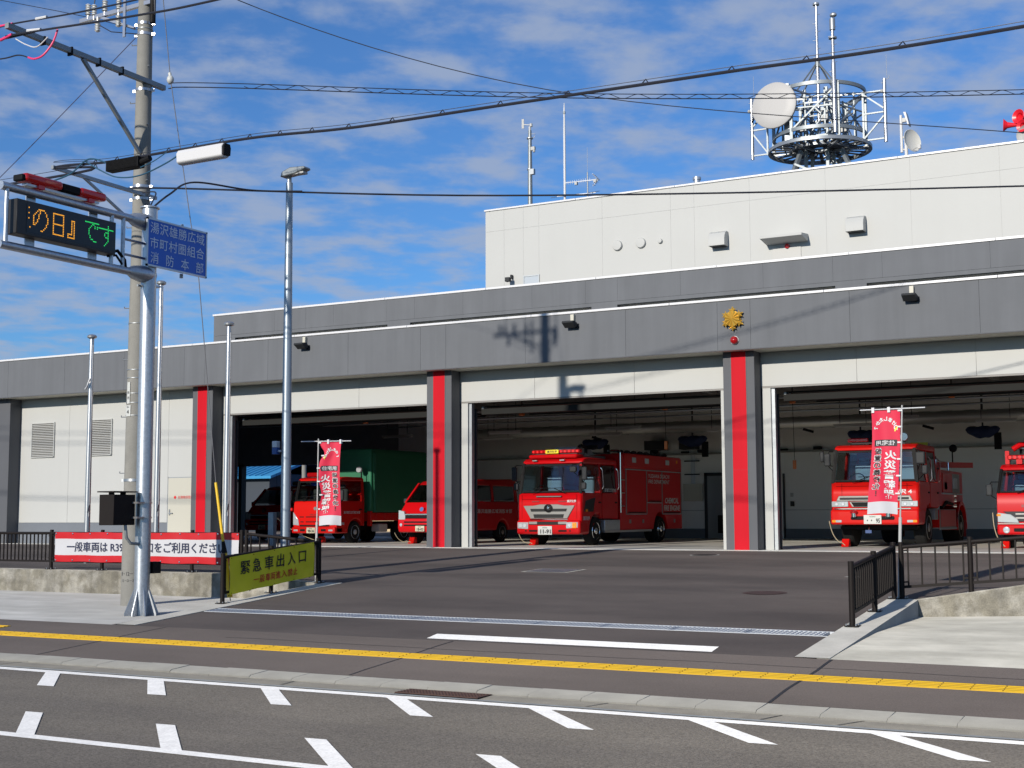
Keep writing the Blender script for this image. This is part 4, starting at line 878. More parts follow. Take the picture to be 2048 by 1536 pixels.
bx = MB().prism([(2.75, 1.10), (2.75, 2.10), (6.2, 2.10), (6.2, 1.10)] + [], 'x', -1.08, 1.08).build('pump_body', fire_red, ft, local=True, bevel=0.02)
for s in (-1, 1):
    fp(ft, 'locker_door', s * 1.07, s * 1.10, 3.3, 4.6, 1.48, 2.02, fire_red2, 0.01); fp(ft, 'locker_panel', s * 1.07, s * 1.09, 4.65, 5.7, 1.48, 2.02, silver_p); fp(ft, 'locker_trim', s * 1.06, s * 1.12, 3.2, 5.9, 1.42, 1.46, alu)
    fp(ft, 'equipment_locker', s * 0.7, s * 1.12, 2.6, 4.9, 0.48, 1.0, silver_p, 0.01); fp(ft, 'locker_face', s * 1.118, s * 1.13, 2.75, 4.8, 0.52, 0.98, mat('dull_red_panel', (0.42, 0.06, 0.06), 0.5)); fp(ft, 'locker_edge', s * 1.11, s * 1.14, 2.6, 4.9, 0.44, 0.49, alu)
    fp(ft, 'locker_front', s * 0.72, s * 1.115, 2.585, 2.6, 0.5, 0.98, fire_red2)
    MB().tube([(s * 1.05, 3.2, 1.05), (s * 1.12, 3.6, 1.2), (s * 1.12, 4.4, 1.15)], 0.05, 8).build('suction_hose', black, ft, local=True)
    fender = MB()
    for i in range(12):
        a0, a1 = R(-8 + i * 16.4), R(-8 + (i + 1) * 16.4); cy, cz, ri, ro = 5.6, 0.52, 0.62, 0.72
        for (q0, q1) in ((a0, a1),):
            fender.add([(s * X_, cy + rr * math.cos(q), cz + rr * math.sin(q)) for X_ in (0.62, 1.16) for q, rr in ((q0, ri), (q1, ri), (q1, ro), (q0, ro))], [(0, 1, 2, 3), (7, 6, 5, 4), (0, 4, 5, 1), (1, 5, 6, 2), (2, 6, 7, 3), (3, 7, 4, 0)])
    fender.build('rear_fender', fire_red2, ft, local=True)
    fp(ft, 'mud_flap', s * 0.66, s * 1.14, 6.18, 6.20, 0.2, 0.7, mat('red_flap', (0.35, 0.02, 0.02), 0.6))
    wheel(ft, s * 0.95, 1.30, 0.52, 0.30, side=s); wheel(ft, s * 0.88, 5.6, 0.52, 0.46, side=s)
MB().tube([(0.2, 4.8, 2.1), (0.2, 4.8, 2.55), (0.4, 4.5, 2.72), (0.6, 4.1, 2.66)], 0.08, 10).build('water_cannon', fire_red, ft, local=True)
MB().ball((0.5, 4.4, 2.42), 0.24, 12, (1, 1.2, 0.9)).build('hose_reel', black, ft, local=True)
MB().bar((0.5, 2.7, 2.24), (1.1, 7.2, 2.34), 0.26, 0.16).build('ladder_box', fire_red, ft, local=True)
MB().tube([(0.9, 5.8, 2.35), (0.9, 5.8, 2.75), (0.95, 5.7, 2.8)], 0.02, 6).build('lamp_stalk', black, ft, local=True); MB().ball((0.95, 5.68, 2.80), 0.12, 12).build('work_lamp', black, ft, local=True)
for q in range(5): MB().tube([(0.7 - q * 0.12, 3.0 + q * 0.25, 2.12), (0.8 - q * 0.1, 3.6 + q * 0.25, 2.24 + 0.04 * q), (0.6, 4.3 + q * 0.25, 2.16)], 0.05, 8).build('deck_hose', mat('hose_dark', (0.06, 0.05, 0.05), 0.8), ft, local=True)
MB().tube([(1.0, 2.9, 2.12), (1.0, 2.9, 2.36), (1.0, 4.6, 2.36), (1.0, 4.6, 2.12)], 0.018, 6).build('deck_rail', chrome, ft, local=True)
fp(ft, 'control_panel', 1.085, 1.10, 3.5, 3.9, 1.56, 1.76, black); fp(ft, 'battery_box', 0.75, 1.1, 2.15, 2.55, 0.72, 1.02, galv_d, 0.02); fp(ft, 'pump_gauge', 1.09, 1.11, 4.8, 5.3, 1.6, 1.9, alu)
for z in (1.1, 1.25, 1.4): MB().tube([(0.98, 4.95, z), (1.12, 5.0, z)], 0.06, 10).build('outlet', chrome, ft, local=True)
for xx in (-0.85, 0.85): fp(ft, 'corner_seam', xx, xx + 0.008, -0.004, 0.0, 1.25, 1.68, mat('seam_dark', (0.10, 0.003, 0.003), 0.7, spec=0.1))
fp(ft, 'warning_box', 0.42, 0.86, 2.62, 2.9, 2.50, 2.84, galv_d, 0.02); fp(ft, 'box_stripe', 0.41, 0.87, 2.61, 2.62, 2.74, 2.85, yel_sign)
fp(ft, 'chassis', -0.5, 0.5, 0.3, 6.6, 0.62, 0.95, black); fp(ft, 'front_axle', -0.8, 0.8, 1.2, 1.4, 0.44, 0.60, black); fp(ft, 'tow_step', -1.0, 1.0, 0.35, 0.75, 0.48, 0.56, black)
MB().tube([(-0.2, 0.2, 0.62), (-0.2, 0.15, 0.48)], 0.02, 6).build('tow_pin', chrome, ft, local=True); fp(ft, 'blue_tag', -0.28, -0.12, 0.1, 0.16, 0.38, 0.46, mat('tag_blue', (0.01, 0.05, 0.18), 0.5))

# ---- small fire truck cut by the right edge
st_ = thing('small_fire_truck', 'small red fire truck with clear headlamps beyond the tall truck, cut by the frame', 'fire engine', (-4.90, 35.6, 0), 'red vehicles in the garage')
cab(st_, 1.88, 2.5, 0.35, 1.39, 1.96, 2.12, 0.22, 0.92, 0.95, 0.36, fire_red, doors=((0.12, 1.2), (1.26, 2.4)), sill=0.55, glassm=glass_m)
fp(st_, 'front_bumper', -0.945, 0.945, -0.10, 0.42, 0.35, 0.62, fire_red, 0.06, 3)
for s in (-1, 1):
    MB().prism([(s * 0.93, 0.66), (s * 0.42, 0.64), (s * 0.46, 0.74), (s * 0.62, 0.86), (s * 0.93, 0.90)], 'y', -0.05, 0.05).build('headlamp', lens_cl, st_, local=True, bevel=0.015)
    fp(st_, 'indicator', s * 0.90 - 0.05, s * 0.90 + 0.05, -0.056, 0, 0.81, 0.87, lens_or, 0.01)
    MB().lathe([(0.085, 0), (0.07, -0.02), (0.0, -0.03)], (s * 0.72, -0.10, 0.47), (0, 1, 0), 16).build('fog_lamp', lens_cl, st_, local=True)
    fp(st_, 'bumper_vent', s * 0.28, s * 0.55, -0.106, 0, 0.42, 0.52, black, 0.02)
MB().prism([(-0.80, 0.93), (-0.42, 0.68), (0.42, 0.68), (0.80, 0.93)], 'y', -0.035, 0.04).build('grille', mat('dark_grille', (0.03, 0.03, 0.035), 0.5, spec=0.2), st_, local=True, bevel=0.01)
for z in (0.75, 0.85): fp(st_, 'grille_bar', -0.5, 0.5, -0.045, -0.03, z, z + 0.035, silver_p)
fp(st_, 'front_badge', -0.36, -0.04, -0.012, 0, 1.03, 1.10, mat('badge_dark_red', (0.25, 0.01, 0.01), 0.4)); fp(st_, 'bumper_strip', -0.92, 0.92, -0.105, 0, 0.615, 0.635, silver_p)
mirror(st_, -1.12, 0.05, 1.47, 0.16, 0.30, 0.93)
wipers(st_, 1.40, ((-0.45, 0.35), (0.3, 0.3)), y=-0.02)
fp(st_, 'roof_guard', -0.78, -0.68, 0.5, 0.7, 2.12, 2.46, fire_red); lightbar(st_, -0.72, 0.72, 0.55, 2.24, h=0.11)
fp(st_, 'roof_step', -0.5, -0.36, 0.4, 0.6, 2.12, 2.24, fire_red)
fp(st_, 'roof_rack', -0.55, 0.8, 0.9, 2.4, 2.52, 2.58, alu); MB().tube([(-0.62, 0.7, 2.5), (-0.45, 0.75, 2.62), (-0.2, 0.9, 2.64)], 0.07, 8).build('roof_hose', fire_red, st_, local=True); fp(st_, 'rack_post', -0.5, -0.44, 1.0, 1.06, 2.12, 2.53, black)
fp(st_, 'pump_body', -0.93, 0.93, 2.55, 5.2, 0.55, 2.1, fire_red, 0.03)
for s in (-1, 1): wheel(st_, s * 0.80, 0.95, 0.36, 0.22, side=s); wheel(st_, s * 0.76, 3.9, 0.36, 0.30, side=s)

# ---- canvas covered cargo truck, left bay
ct = thing('cargo_truck', 'red cargo truck with a tall green tarpaulin cover in the left bay', 'truck', (-26.95, 35.4, 0), 'red vehicles in the garage')
cab(ct, 1.74, 1.55, 0.33, 1.37, 2.03, 2.16, 0.20, 0.95, 1.05, 0.36, fire_red2, doors=((0.12, 1.45),), sill=0.55, seats=mat('dark_seat', (0.05, 0.05, 0.055), 0.8))
fp(ct, 'front_bumper', -0.87, 0.87, -0.09, 0.35, 0.33, 0.53, fire_red2, 0.04, 3)
for s in (-1, 1):
    MB().prism([(s * 0.86, 0.60), (s * 0.62, 0.58), (s * 0.66, 0.78), (s * 0.86, 1.02)], 'y', -0.03, 0.05).build('headlamp', lens_cl, ct, local=True, bevel=0.015)
    fp(ct, 'fog_lamp', s * 0.70 - 0.09, s * 0.70 + 0.09, -0.097, 0, 0.39, 0.46, lens_cl, 0.02); fp(ct, 'bumper_vent', s * 0.42 - 0.10, s * 0.42 + 0.10, -0.095, 0, 0.39, 0.47, black, 0.01)
for z, xs in ((0.84, ((-0.62, -0.44), (-0.36, 0.36), (0.44, 0.62))), (0.68, ((-0.58, -0.44), (-0.36, 0.36), (0.44, 0.58)))):
    for a, b in xs: fp(ct, 'grille_slot', a, b, -0.006, 0.02, z, z + 0.035, black, 0.008)
fp(ct, 'grille_gap', -0.6, 0.6, -0.01, 0.02, 0.545, 0.60, black, 0.01)
text_front(ct, 'maker_lettering', 'ISUZU', mat('badge_dark_red', (0.25, 0.01, 0.01), 0.4), 0.0, 0.93, w=0.36, h=0.055, y=-0.006, bold=0.04)
MB().lathe([(0.0, -0.012), (0.055, -0.012), (0.06, 0.01)], (0.02, -0.004, 1.13), (0, 1, 0), 16).build('front_badge', silver_p, ct, local=True)
plate_part(ct, -0.08, 0.335, 0.34, 0.18, '98-36', y=-0.095, cream=True)
wipers(ct, 1.38, ((-0.5, 0.25), (0.05, 0.28)), y=-0.02)
mirror(ct, -0.95, 0.02, 1.10, 0.09, 0.12, 0.87, m=fire_red2, arm=False)
mirror(ct, -1.04, 0.06, 1.55, 0.13, 0.34, 0.87); mirror(ct, 1.04, 0.06, 1.55, 0.13, 0.34, 0.87)
MB().box(-0.62, 0.35, 2.17, -0.10, 0.62, 2.31).build('beacon_bar', lens_red, ct, local=True, bevel=0.05, seg=3); fp(ct, 'siren_box', -0.08, 0.16, 0.34, 0.6, 2.20, 2.34, beige, 0.01); fp(ct, 'bar_mount', -0.5, 0.1, 0.42, 0.5, 2.12, 2.2, grey_pl)
MB().lathe([(0.0, -0.03), (0.095, -0.03), (0.11, 0.02), (0.05, 0.12), (0, 0.12)], (0.66, 1.52, 2.42), (0, 1, 0), 18).build('search_lamp', lens_cl, ct, local=True); fp(ct, 'lamp_post', 0.70, 0.73, 1.56, 1.6, 2.1, 2.4, black)
text_side(ct, 'door_lettering', '湯沢雄勝広域消防本部', white_l, 0.885, 0.82, 1.0, w=0.9, h=0.09, bold=0.015)
fp(ct, 'side_indicator', 0.87, 0.89, 0.25, 0.40, 0.60, 0.68, lens_cl)
tp = MB().box(-0.92, 1.85, 0.98, 0.92, 5.3, 3.13).build('tarpaulin', tarp_g, ct, local=True, bevel=0.06, seg=3)
for i in range(3): MB().tube([(0.935, 2.03 + i * 0.05, 1.0), (0.93, 2.0 + i * 0.05, 2.2), (0.935, 1.97 + i * 0.05, 3.0)], 0.018, 6).build('tarp_fold', tarp_g, tp, local=True)
MB().box(-0.93, 1.842, 2.98, 0.93, 5.31, 3.0).build('tarp_seam', mat('tarp_seam', (0.01, 0.15, 0.06), 0.6), tp, local=True)
fp(ct, 'cargo_bed', -0.94, 0.94, 1.85, 5.3, 0.72, 0.99, fire_red2, 0.015)
for i in range(7):
    for s in (-1, 1): fp(ct, 'bed_rib', s * 0.94, s * 0.955, 2.1 + i * 0.45, 2.15 + i * 0.45, 0.74, 0.97, shut_red)
fp(ct, 'bed_post', 0.80, 0.95, 1.80, 1.90, 0.55, 1.04, fire_red2, 0.01); fp(ct, 'fuel_tank', 0.55, 0.88, 2.4, 2.9, 0.35, 0.62, ltgrey, 0.03); fp(ct, 'chassis', -0.4, 0.4, 0.3, 5.2, 0.42, 0.7, black)
for s in (-1, 1): wheel(ct, s * 0.74, 1.05, 0.36, 0.22, side=s, rim=ltgrey); wheel(ct, s * 0.70, 3.9, 0.36, 0.36, side=s, rim=ltgrey)

# ---- vans
def van(x, y, label, nums, gl=None):
    gl = gl or glass_m
    v = thing('fire_van', label, 'van', (x, y, 0), 'red vehicles in the garage')
    w, hw = 1.68, 0.84
    tapf = lambda p: Vector((p.x * (1 - 0.13 * max(0, min(1, (p.z - 1.0) / 1.05))), p.y, p.z))
    prof = [(0.05, 0.36), (0.0, 0.5), (0.0, 0.74), (0.10, 0.98), (0.38, 1.30), (4.9, 1.36), (4.9, 0.40)] + arch_pts(3.75, 0.33, 0.40)[0:0]
    lo = [(4.9, 0.40), (4.15, 0.40)] + arch_pts(3.75, 0.33, 0.40)[1:-1] + [(3.35, 0.40), (1.30, 0.40)] + arch_pts(0.92, 0.33, 0.39)[1:-1] + [(0.53, 0.40)]
    MB().prism(prof[:6] + lo, 'x', -hw, hw).build('van_body', fire_red, v, local=True, bevel=0.05, seg=3, deform=tapf)
    MB().prism([(1.02, 1.86), (1.25, 1.97), (1.7, 2.03), (4.55, 2.10), (4.84, 2.04), (4.88, 1.84)], 'x', -hw + 0.0, hw).build('van_roof', fire_red, v, local=True, bevel=0.05, seg=3, deform=tapf)
    hxx = lambda z: tapf(Vector((hw, 0, z))).x
    def ws(u, q): z = 1.31 + 0.56 * q; return ((hxx(z) - 0.03) * (2 * u - 1), 0.38 + 0.68 * q - 0.06 * (1 - (2 * u - 1) ** 2), z)
    MB().grid(ws, 8, 4).build('windscreen', gl, v, local=True)
    for s in (-1, 1):
        MB().bar((s * (hxx(1.3) - 0.03), 0.38, 1.28), (s * (hxx(1.88) - 0.03), 1.07, 1.9), 0.07).build('front_pillar', fire_red, v, local=True)
        for (ya, yb) in ((0.62, 1.75), (1.88, 3.1), (3.2, 4.6)):
            q = [(ya, 1.38), (yb, 1.38), (yb, 1.84), (ya + (0.42 if ya < 1 else 0), 1.84)]
            MB().add([(s * (hxx(z) - 0.008), yy, z) for yy, z in q], [(0, 1, 2, 3)]).build('side_window', glass_d, v, local=True)
        for yy in (1.815, 3.15, 4.75): MB().bar((s * (hxx(1.36) - 0.02), yy, 1.34), (s * (hxx(1.88) - 0.02), yy, 1.9), 0.05, 0.14).build('side_pillar', fire_red, v, local=True)
        MB().prism([(s * 0.80, 0.76), (s * 0.56, 0.76), (s * 0.54, 0.86), (s * 0.60, 1.02), (s * 0.80, 1.06)], 'y', -0.01, 0.12).build('headlamp', lens_cl, v, local=True, bevel=0.015)
        MB().lathe([(0.05, 0), (0.045, -0.02), (0, -0.025)], (s * 0.70, -0.005, 0.60), (0, 1, 0), 12).build('fog_lamp', lens_cl, v, local=True)
        wheel(v, s * 0.72, 0.92, 0.33, 0.21, side=s); wheel(v, s * 0.72, 3.75, 0.33, 0.21, side=s)
        text_side(v, 'side_lettering', '湯沢雄勝広域消防本部', white_l, 0.852, 3.2, 1.02, w=2.3, h=0.14, bold=0.01, space=1.1) if s > 0 else None
    fp(v, 'chrome_grille', -0.55, 0.55, -0.02, 0.1, 0.90, 0.95, chrome, 0.012); fp(v, 'grille_lower', -0.55, 0.55, -0.012, 0.1, 0.80, 0.895, black, 0.01)
    for z in (0.56, 0.66): fp(v, 'bumper_slot', -0.6, 0.6, -0.01, 0.05, z, z + 0.05, black, 0.012)
    MB().lathe([(0, -0.02), (0.07, -0.02), (0.08, 0.03)], (0, 0.10, 1.08), (0, 1, -0.3), 16).build('front_badge', chrome, v, local=True)
    plate_part(v, 0, 0.40, 0.33, 0.17, nums, y=-0.012, cream=True)
    mirror(v, -0.94, 0.62, 1.35, 0.14, 0.17, 0.84); mirror(v, 0.94, 0.62, 1.35, 0.14, 0.17, 0.84)
    MB().tube([(-0.3, 1.2, 1.95), (-0.3, 1.2, 2.5)], 0.006, 5).build('aerial', black, v, local=True)
    fp(v, 'roof_beacon', -0.35, 0.35, 2.2, 2.5, 2.06, 2.22, alu, 0.03); fp(v, 'rear_spoiler', -0.70, 0.70, 4.7, 5.02, 2.02, 2.08, fire_red, 0.02)
    fp(v, 'van_interior', -0.6, 0.6, 1.5, 1.6, 1.0, 1.7, black)
    return v
van(-22.95, 35.5, 'red van with chrome grille partly hidden by the second pillar', '18-03')
van(-32.5, 39.5, 'dark red van parked deep in the shade of the left bay', '18-21', glass_d)
for (x, y, lb, rp) in ((-27.2, 36.1, 'red wheel chock at the front tyre of the cargo truck', (-28.2, 34.9, 0.9)), (-23.62, 36.1, 'red wheel chock under the nose of the van', (-23.9, 35.5, 0.35)), (-18.95, 35.5, 'red wheel chock at the front tyre of the chemical engine', (-19.2, 35.0, 0.4)), (-9.86, 36.28, 'red wheel chock at the front tyre of truck 95', (-10.15, 35.75, 0.7)), (-5.75, 36.1, 'red wheel chock at the front tyre of the small truck', (-5.95, 35.6, 0.9))):
    chock(x, y, lb, rp)
# ------------------------------------------------------------------ fences
def fence(name, label, p0, p1, z0, z1, posts, tops, bal, h=0.8, m=darkbrown, group='dark metal fences'):
    """p0->p1 in plan, z0/z1 ground at the ends; posts = fractions, bal = spacing of the balusters"""
    f = thing(name, label, 'fence', (p0[0], p0[1], z0), group)
    def P(t, z): return Vector((p0[0] + (p1[0] - p0[0]) * t, p0[1] + (p1[1] - p0[1]) * t, z0 + (z1 - z0) * t + z))
    L_ = (Vector(p1) - Vector(p0)).length
    def post(t):
        MB().cyl(P(t, 0.0), P(t, h + 0.015), 0.038, 14).lathe([(0.042, 0), (0.036, 0.016), (0.0, 0.018)], P(t, h + 0.012)).build('post', m, f)
        b = P(t, 0); q = MB().box(b.x - 0.085, b.y - 0.085, b.z - 0.002, b.x + 0.085, b.y + 0.085, b.z + 0.012)
        o = q.build('base_plate', m, f); k = MB()
        for sx in (-1, 1):
            for sy in (-1, 1): k.cyl((b.x + sx * 0.062, b.y + sy * 0.062, b.z + 0.012), (b.x + sx * 0.062, b.y + sy * 0.062, b.z + 0.034), 0.011, 6)
        k.build('bolts', steel, o)
    for t in posts: post(t)
    ts = sorted(posts)
    for a, b in zip(ts, ts[1:]):
        MB().tube([P(a, h - 0.045), P(b, h - 0.045)], 0.030, 10).build('top_rail', m, f)
        MB().bar(P(a, 0.17), P(b, 0.17), 0.035, 0.04).build('bottom_rail', m, f)
        for t in (a, b):
            s = 1 if t == a else -1; e = t + s * 0.085 / L_
            for zz in (0.24, 0.70): MB().bar(P(t, zz), P(e, zz), 0.03, 0.022).build('bracket', m, f)
        n = int((b - a) * L_ / bal); proto = None
        for i in range(1, n + 1):
            t = a + (b - a) * (i - 0.5) / n
            if proto is None:
                proto = MB().box(-0.011, -0.011, 0.18, 0.011, 0.011, h - 0.06).build('baluster', m, f, local=True); o = proto
            else: o = dup(proto)
            o.matrix_basis = wmat(f).inverted() @ Matrix.Translation(P(t, 0))
    return f
fence('banner_fence', 'dark fence on the left wall carrying the red and white banner', (-24.6, 20.36), (-17.24, 20.36), -0.20, -0.20, (0, 0.30, 0.5, 0.665, 0.83, 1.0), None, 0.115)
fence('banner_fence', 'dark fence run from the banner corner down to the driveway post', (-17.14, 20.38), (-15.46, 20.46), -0.20, -0.345, (0, 1.0), None, 0.19)
fence('driveway_fence', 'dark fence along the left driveway edge behind the yellow green banner', (-15.18, 17.46), (-15.44, 20.40), -0.545, -0.345, (0, 0.48, 1.0), None, 0.14)
fence('driveway_fence', 'dark fence with bare balusters along the right driveway edge', (-4.68, 17.42), (-4.82, 20.30), -0.54, -0.355, (0, 0.50, 1.0), None, 0.125)
fence('wall_fence', 'dark fence along the top of the right concrete wall', (-4.72, 20.36), (0.6, 20.36), -0.355, 0.10, (0, 0.185, 0.52, 0.85), None, 0.165)

# ------------------------------------------------------------------ banners on the fences
def cloth(u, v, amp, seed): return amp * (math.sin(u * 9 + seed) * 0.5 + math.sin(u * 21 + v * 6 + seed * 2) * 0.3 + math.sin(u * 5 - v * 9) * 0.4)
rb = thing('road_banner', 'long red and white banner with navy lettering on the left fence', 'banner', (-19.75, 20.30, 0))
bx0, bx1, bz0, bz1 = -22.22, -17.26, -0.03, 0.575
def bp(x, z, lift=0.0):
    u = (x - bx0) / (bx1 - bx0); v = (z - bz0) / (bz1 - bz0)
    return Vector((x, 20.295 - lift + cloth(u * 3, v, 0.008, 1.0), z + 0.006 * math.sin(u * 30) * (1 if v > 0.5 else -1) * abs(v - 0.5) * 2))
zs = [bz0, bz0 + 0.135, bz1 - 0.135, bz1]
for (za, zb, m_, nm) in ((zs[0], zs[1], ban_r, 'red_band'), (zs[1], zs[2], ban_w, 'white_field'), (zs[2], zs[3], ban_r, 'red_band')):
    MB().grid(lambda u, v: bp(bx0 + (bx1 - bx0) * u, za + (zb - za) * v), 60, 5).build(nm, m_, rb)
text('banner_lettering', '一般車両は R398側入口をご利用ください', ink_n, rb, warp=lambda a, b: bp(-19.72 + a, 0.275 + b, 0.006), w=4.30, h=0.215, bold=0.024)
k = MB()
for i in range(11):
    for z in (bz0 + 0.03, bz1 - 0.03): p = bp(bx0 + 0.03 + i * (bx1 - bx0 - 0.06) / 10, z, 0.006); k.lathe([(0.018, 0), (0.018, 0.004), (0.0, 0.006)], p, (0, -1, 0), 10)
k.build('eyelets', chrome, rb)
yb_ = thing('entrance_banner', 'yellow green banner marking the emergency vehicle exit by the driveway', 'banner', (-15.2, 18.9, 0))
def yp(s, z, lift=0.0):                         # s 0..1 along the fence
    x = -15.12 - 0.24 * s; y = 17.56 + 2.62 * s; zb0 = -0.405 + 0.20 * s
    return Vector((x + lift + cloth(s * 3, z, 0.010, 2.2) + 0.012 * math.sin(s * 17 + z * 6) * (0.5 if z > 0.3 else 1), y, zb0 + z * 0.62))
MB().grid(lambda u, v: yp(u, v), 60, 14).build('banner_sheet', ban_y, yb_)
SW = math.hypot(0.24, 2.62)
text('banner_lettering', '緊 急 車 出 入 口', ink, yb_, warp=lambda a, b: yp(0.50 + a / SW, 0.66 + b / 0.62, 0.010), w=2.02, h=0.235, bold=0.012)
text('banner_lettering_red', '一般車両進入禁止', ink_r, yb_, warp=lambda a, b: yp(0.52 + a / SW, 0.26 + b / 0.62, 0.010), w=1.36, h=0.135, bold=0.010, space=1.15)
k = MB()
for i in range(5):
    for z in (0.04, 0.96): p = yp(0.02 + i * 0.24, z, 0.008); k.tube([p, p + Vector((-0.08, 0, 0.05 if z > 0.5 else -0.05))], 0.006, 5)
k.build('ties', black, yb_)

# ------------------------------------------------------------------ upright flags tied to the fence posts
def nobori(label, base, top, across, flip, W_=0.46, lean=0.0, group='red upright flags on the fences', waist=0.0):
    f = thing('upright_flag', label, 'flag', base, group)
    bx_, by_, bz_ = base; ax = Vector(across).normalized(); zt = top
    MB().tube([(bx_, by_, bz_), (bx_ + lean * 0.4, by_, bz_ + (zt - bz_) * 0.42)], 0.024, 10).build('pole_sleeve', ltgrey, f)
    MB().tube([(bx_ + lean * 0.38, by_, bz_ + (zt - bz_) * 0.40), (bx_ + lean, by_, zt + 0.02)], 0.012, 8).build('pole', ltgrey, f)
    P0 = Vector((bx_ + lean, by_, zt - 0.03))
    MB().tube([P0 - ax * 0.34, P0 + ax * 0.64], 0.009, 8).build('crossbar', white_l, f)
    H_ = 1.56
    def fl(u, v, lift=0.0):                      # u 0..1 across from the pole, v 0..1 down
        d = 0.03 + W_ * u; pinch = waist * math.exp(-((v - 0.13) / 0.07) ** 2) * (1 - u) + waist * 0.5 * math.exp(-((v - 0.62) / 0.1) ** 2) * (1 - u)
        d += pinch; d *= 1 - 0.05 * math.sin(v * 5)
        nrm = ax.cross(Vector((0, 0, 1))); wav = 0.030 * math.sin(v * 6 + u * 3) * v + 0.018 * math.sin(u * 7 + v * 4)
        px_ = lean * (1 - v * 0.62)
        return Vector((bx_ + px_, by_, zt - 0.05 - H_ * v + (0.02 * math.sin(u * 3)) * v)) + ax * d + nrm * (wav + lift)
    MB().grid(lambda u, v: fl(u, v * 0.885), 24, 90).build('flag_cloth', flag_r, f)
    MB().grid(lambda u, v: fl(u, 0.885 + v * 0.115), 24, 12).build('white_hem', flag_w, f)
    for v in (0.005, 0.16, 0.31, 0.47, 0.63, 0.80):
        p = fl(0, v); MB().box(p.x - 0.035, p.y - 0.02, p.z - 0.012, p.x + 0.035, p.y + 0.02, p.z + 0.012).build('tie_loop', white_l, f) if abs(ax.x) > 0.5 else MB().box(p.x - 0.02, p.y - 0.05, p.z - 0.012, p.x + 0.02, p.y + 0.03, p.z + 0.012).build('tie_loop', white_l, f)
    for q in (0.22, 0.46): pp = P0 + ax * (q - 0.02); MB().box(pp.x - 0.02, pp.y - 0.02, pp.z - 0.05, pp.x + 0.02, pp.y + 0.02, pp.z + 0.03).build('hanging_loop', white_l, f)
    sgn = -1 if flip else 1                      # on the reverse side the print reads mirrored
    def put(nm, body, m_, uc, vc, w, h, bold, rot=0.0, lf=0.008):
        ca, sa = math.cos(rot), math.sin(rot)
        def wp(a, b):
            a, b = a * ca - b * sa, a * sa + b * ca
            return fl(uc + a / W_, vc - b / H_, lf * fside)
        return text(nm, body, m_, f, warp=wp, w=w, h=h, bold=bold)
    fside = -1 if flip else 1
    # outlines first, then the letters a little prouder
    k = MB().grid(lambda u, v: fl(0.10 + 0.80 * u, 0.285 + 0.062 * v, 0.007 * fside), 18, 6).build('caption_pill', ink, f)
    put('caption', '住宅用', white_l, 0.5, 0.316, 0.29, 0.076, 0.012, lf=0.014)
    for i, ch in enumerate('火災警報器'):
        put('big_letter', ch, white_l, 0.30, 0.435 + i * 0.095, 0.185, 0.135, 0.03, lf=0.012)
    for i, ch in enumerate('設置の義務化！'):
        if ch != '！': put('small_letter_edge', ch, white_l, 0.76, 0.395 + i * 0.068, 0.125, 0.098, 0.05, lf=0.009)
        put('small_letter', ch, ink, 0.76, 0.395 + i * 0.068, None if ch == '！' else 0.108, 0.082, 0.012, lf=0.014)
    for i, ch in enumerate('つけましたか？'):
        an = R(165 - i * 25); put('arc_letter', ch, white_l, 0.5 + 0.36 * math.cos(an), 0.20 - 0.118 * math.sin(an), None, 0.065, 0.05, rot=an - R(90))
    k = MB()
    for i in range(3): k.add([tuple(fl(0.08 + 0.03 * i + q, 0.155 + 0.01 * i + w_, 0.008 * fside)) for q, w_ in ((0, 0), (0.045, 0), (0.065, 0.03), (0.03, 0.03))], [(0, 1, 2, 3)])
    k.build('yellow_rays', yel_sign, f)
    return f
nobori('red flag before the cargo truck, tied to the left driveway post', (-15.52, 20.44, -0.34), 2.32, (0.9, 0.30, 0), False, W_=0.42, lean=0.03, waist=0.10)
nobori('red flag seen from behind before the tall truck, print mirrored', (-4.79, 20.47, -0.36), 2.49, (-1, 0.05, 0), True, W_=0.44, lean=0.13)

# ------------------------------------------------------------------ concrete utility pole
up_ = thing('utility_pole', 'tall concrete utility pole with crossarms behind the silver sign post', 'utility pole', (-17.83, 18.1, -0.72))
PX, PY = -17.83, 18.1
prad = lambda z: 0.205 - 0.0065 * (z + 0.7)
MB().lathe([(prad(z), z + 0.72) for z in [-0.72 + i * 0.5 for i in range(29)]], (PX, PY, -0.72), (0, 0, 1), 24).build('pole_shaft', pole_c, up_)
def band(z, h=0.05, lug=True):
    k = MB().lathe([(prad(z) + 0.006, -h / 2), (prad(z) + 0.010, -h / 2), (prad(z) + 0.010, h / 2), (prad(z) + 0.006, h / 2)], (PX, PY, z), (0, 0, 1), 24)
    if lug:
        for a in (0.3, 3.4): k.bar((PX + prad(z) * math.cos(a), PY + prad(z) * math.sin(a), z), (PX + (prad(z) + 0.07) * math.cos(a), PY + (prad(z) + 0.07) * math.sin(a), z), 0.04, 0.05)
    return k.build('steel_band', alu, up_)
for z in (10.05, 9.85, 8.78, 6.95, 6.72, 1.55): band(z)
for z in (4.4, 3.55, 3.4, 3.12, 2.95, 2.72, 7.4, 9.95): band(z, 0.012, False).data.materials[0] = steel
for i, z in enumerate((9.66, 8.55, 7.5, 6.2, 4.7, 3.75, 2.7, 1.68)):
    s = -1 if i % 2 == 0 else -1
    MB().tube([(PX - prad(z) + 0.02, PY - 0.05, z), (PX - prad(z) - 0.10, PY - 0.09, z), (PX - prad(z) - 0.10, PY - 0.09, z + 0.03)], 0.010, 6).build('step_bolt', steel, up_)
    MB().tube([(PX + prad(z) - 0.02, PY - 0.05, z - 0.45), (PX + prad(z) + 0.07, PY - 0.09, z - 0.45)], 0.010, 6).build('step_bolt', steel, up_)
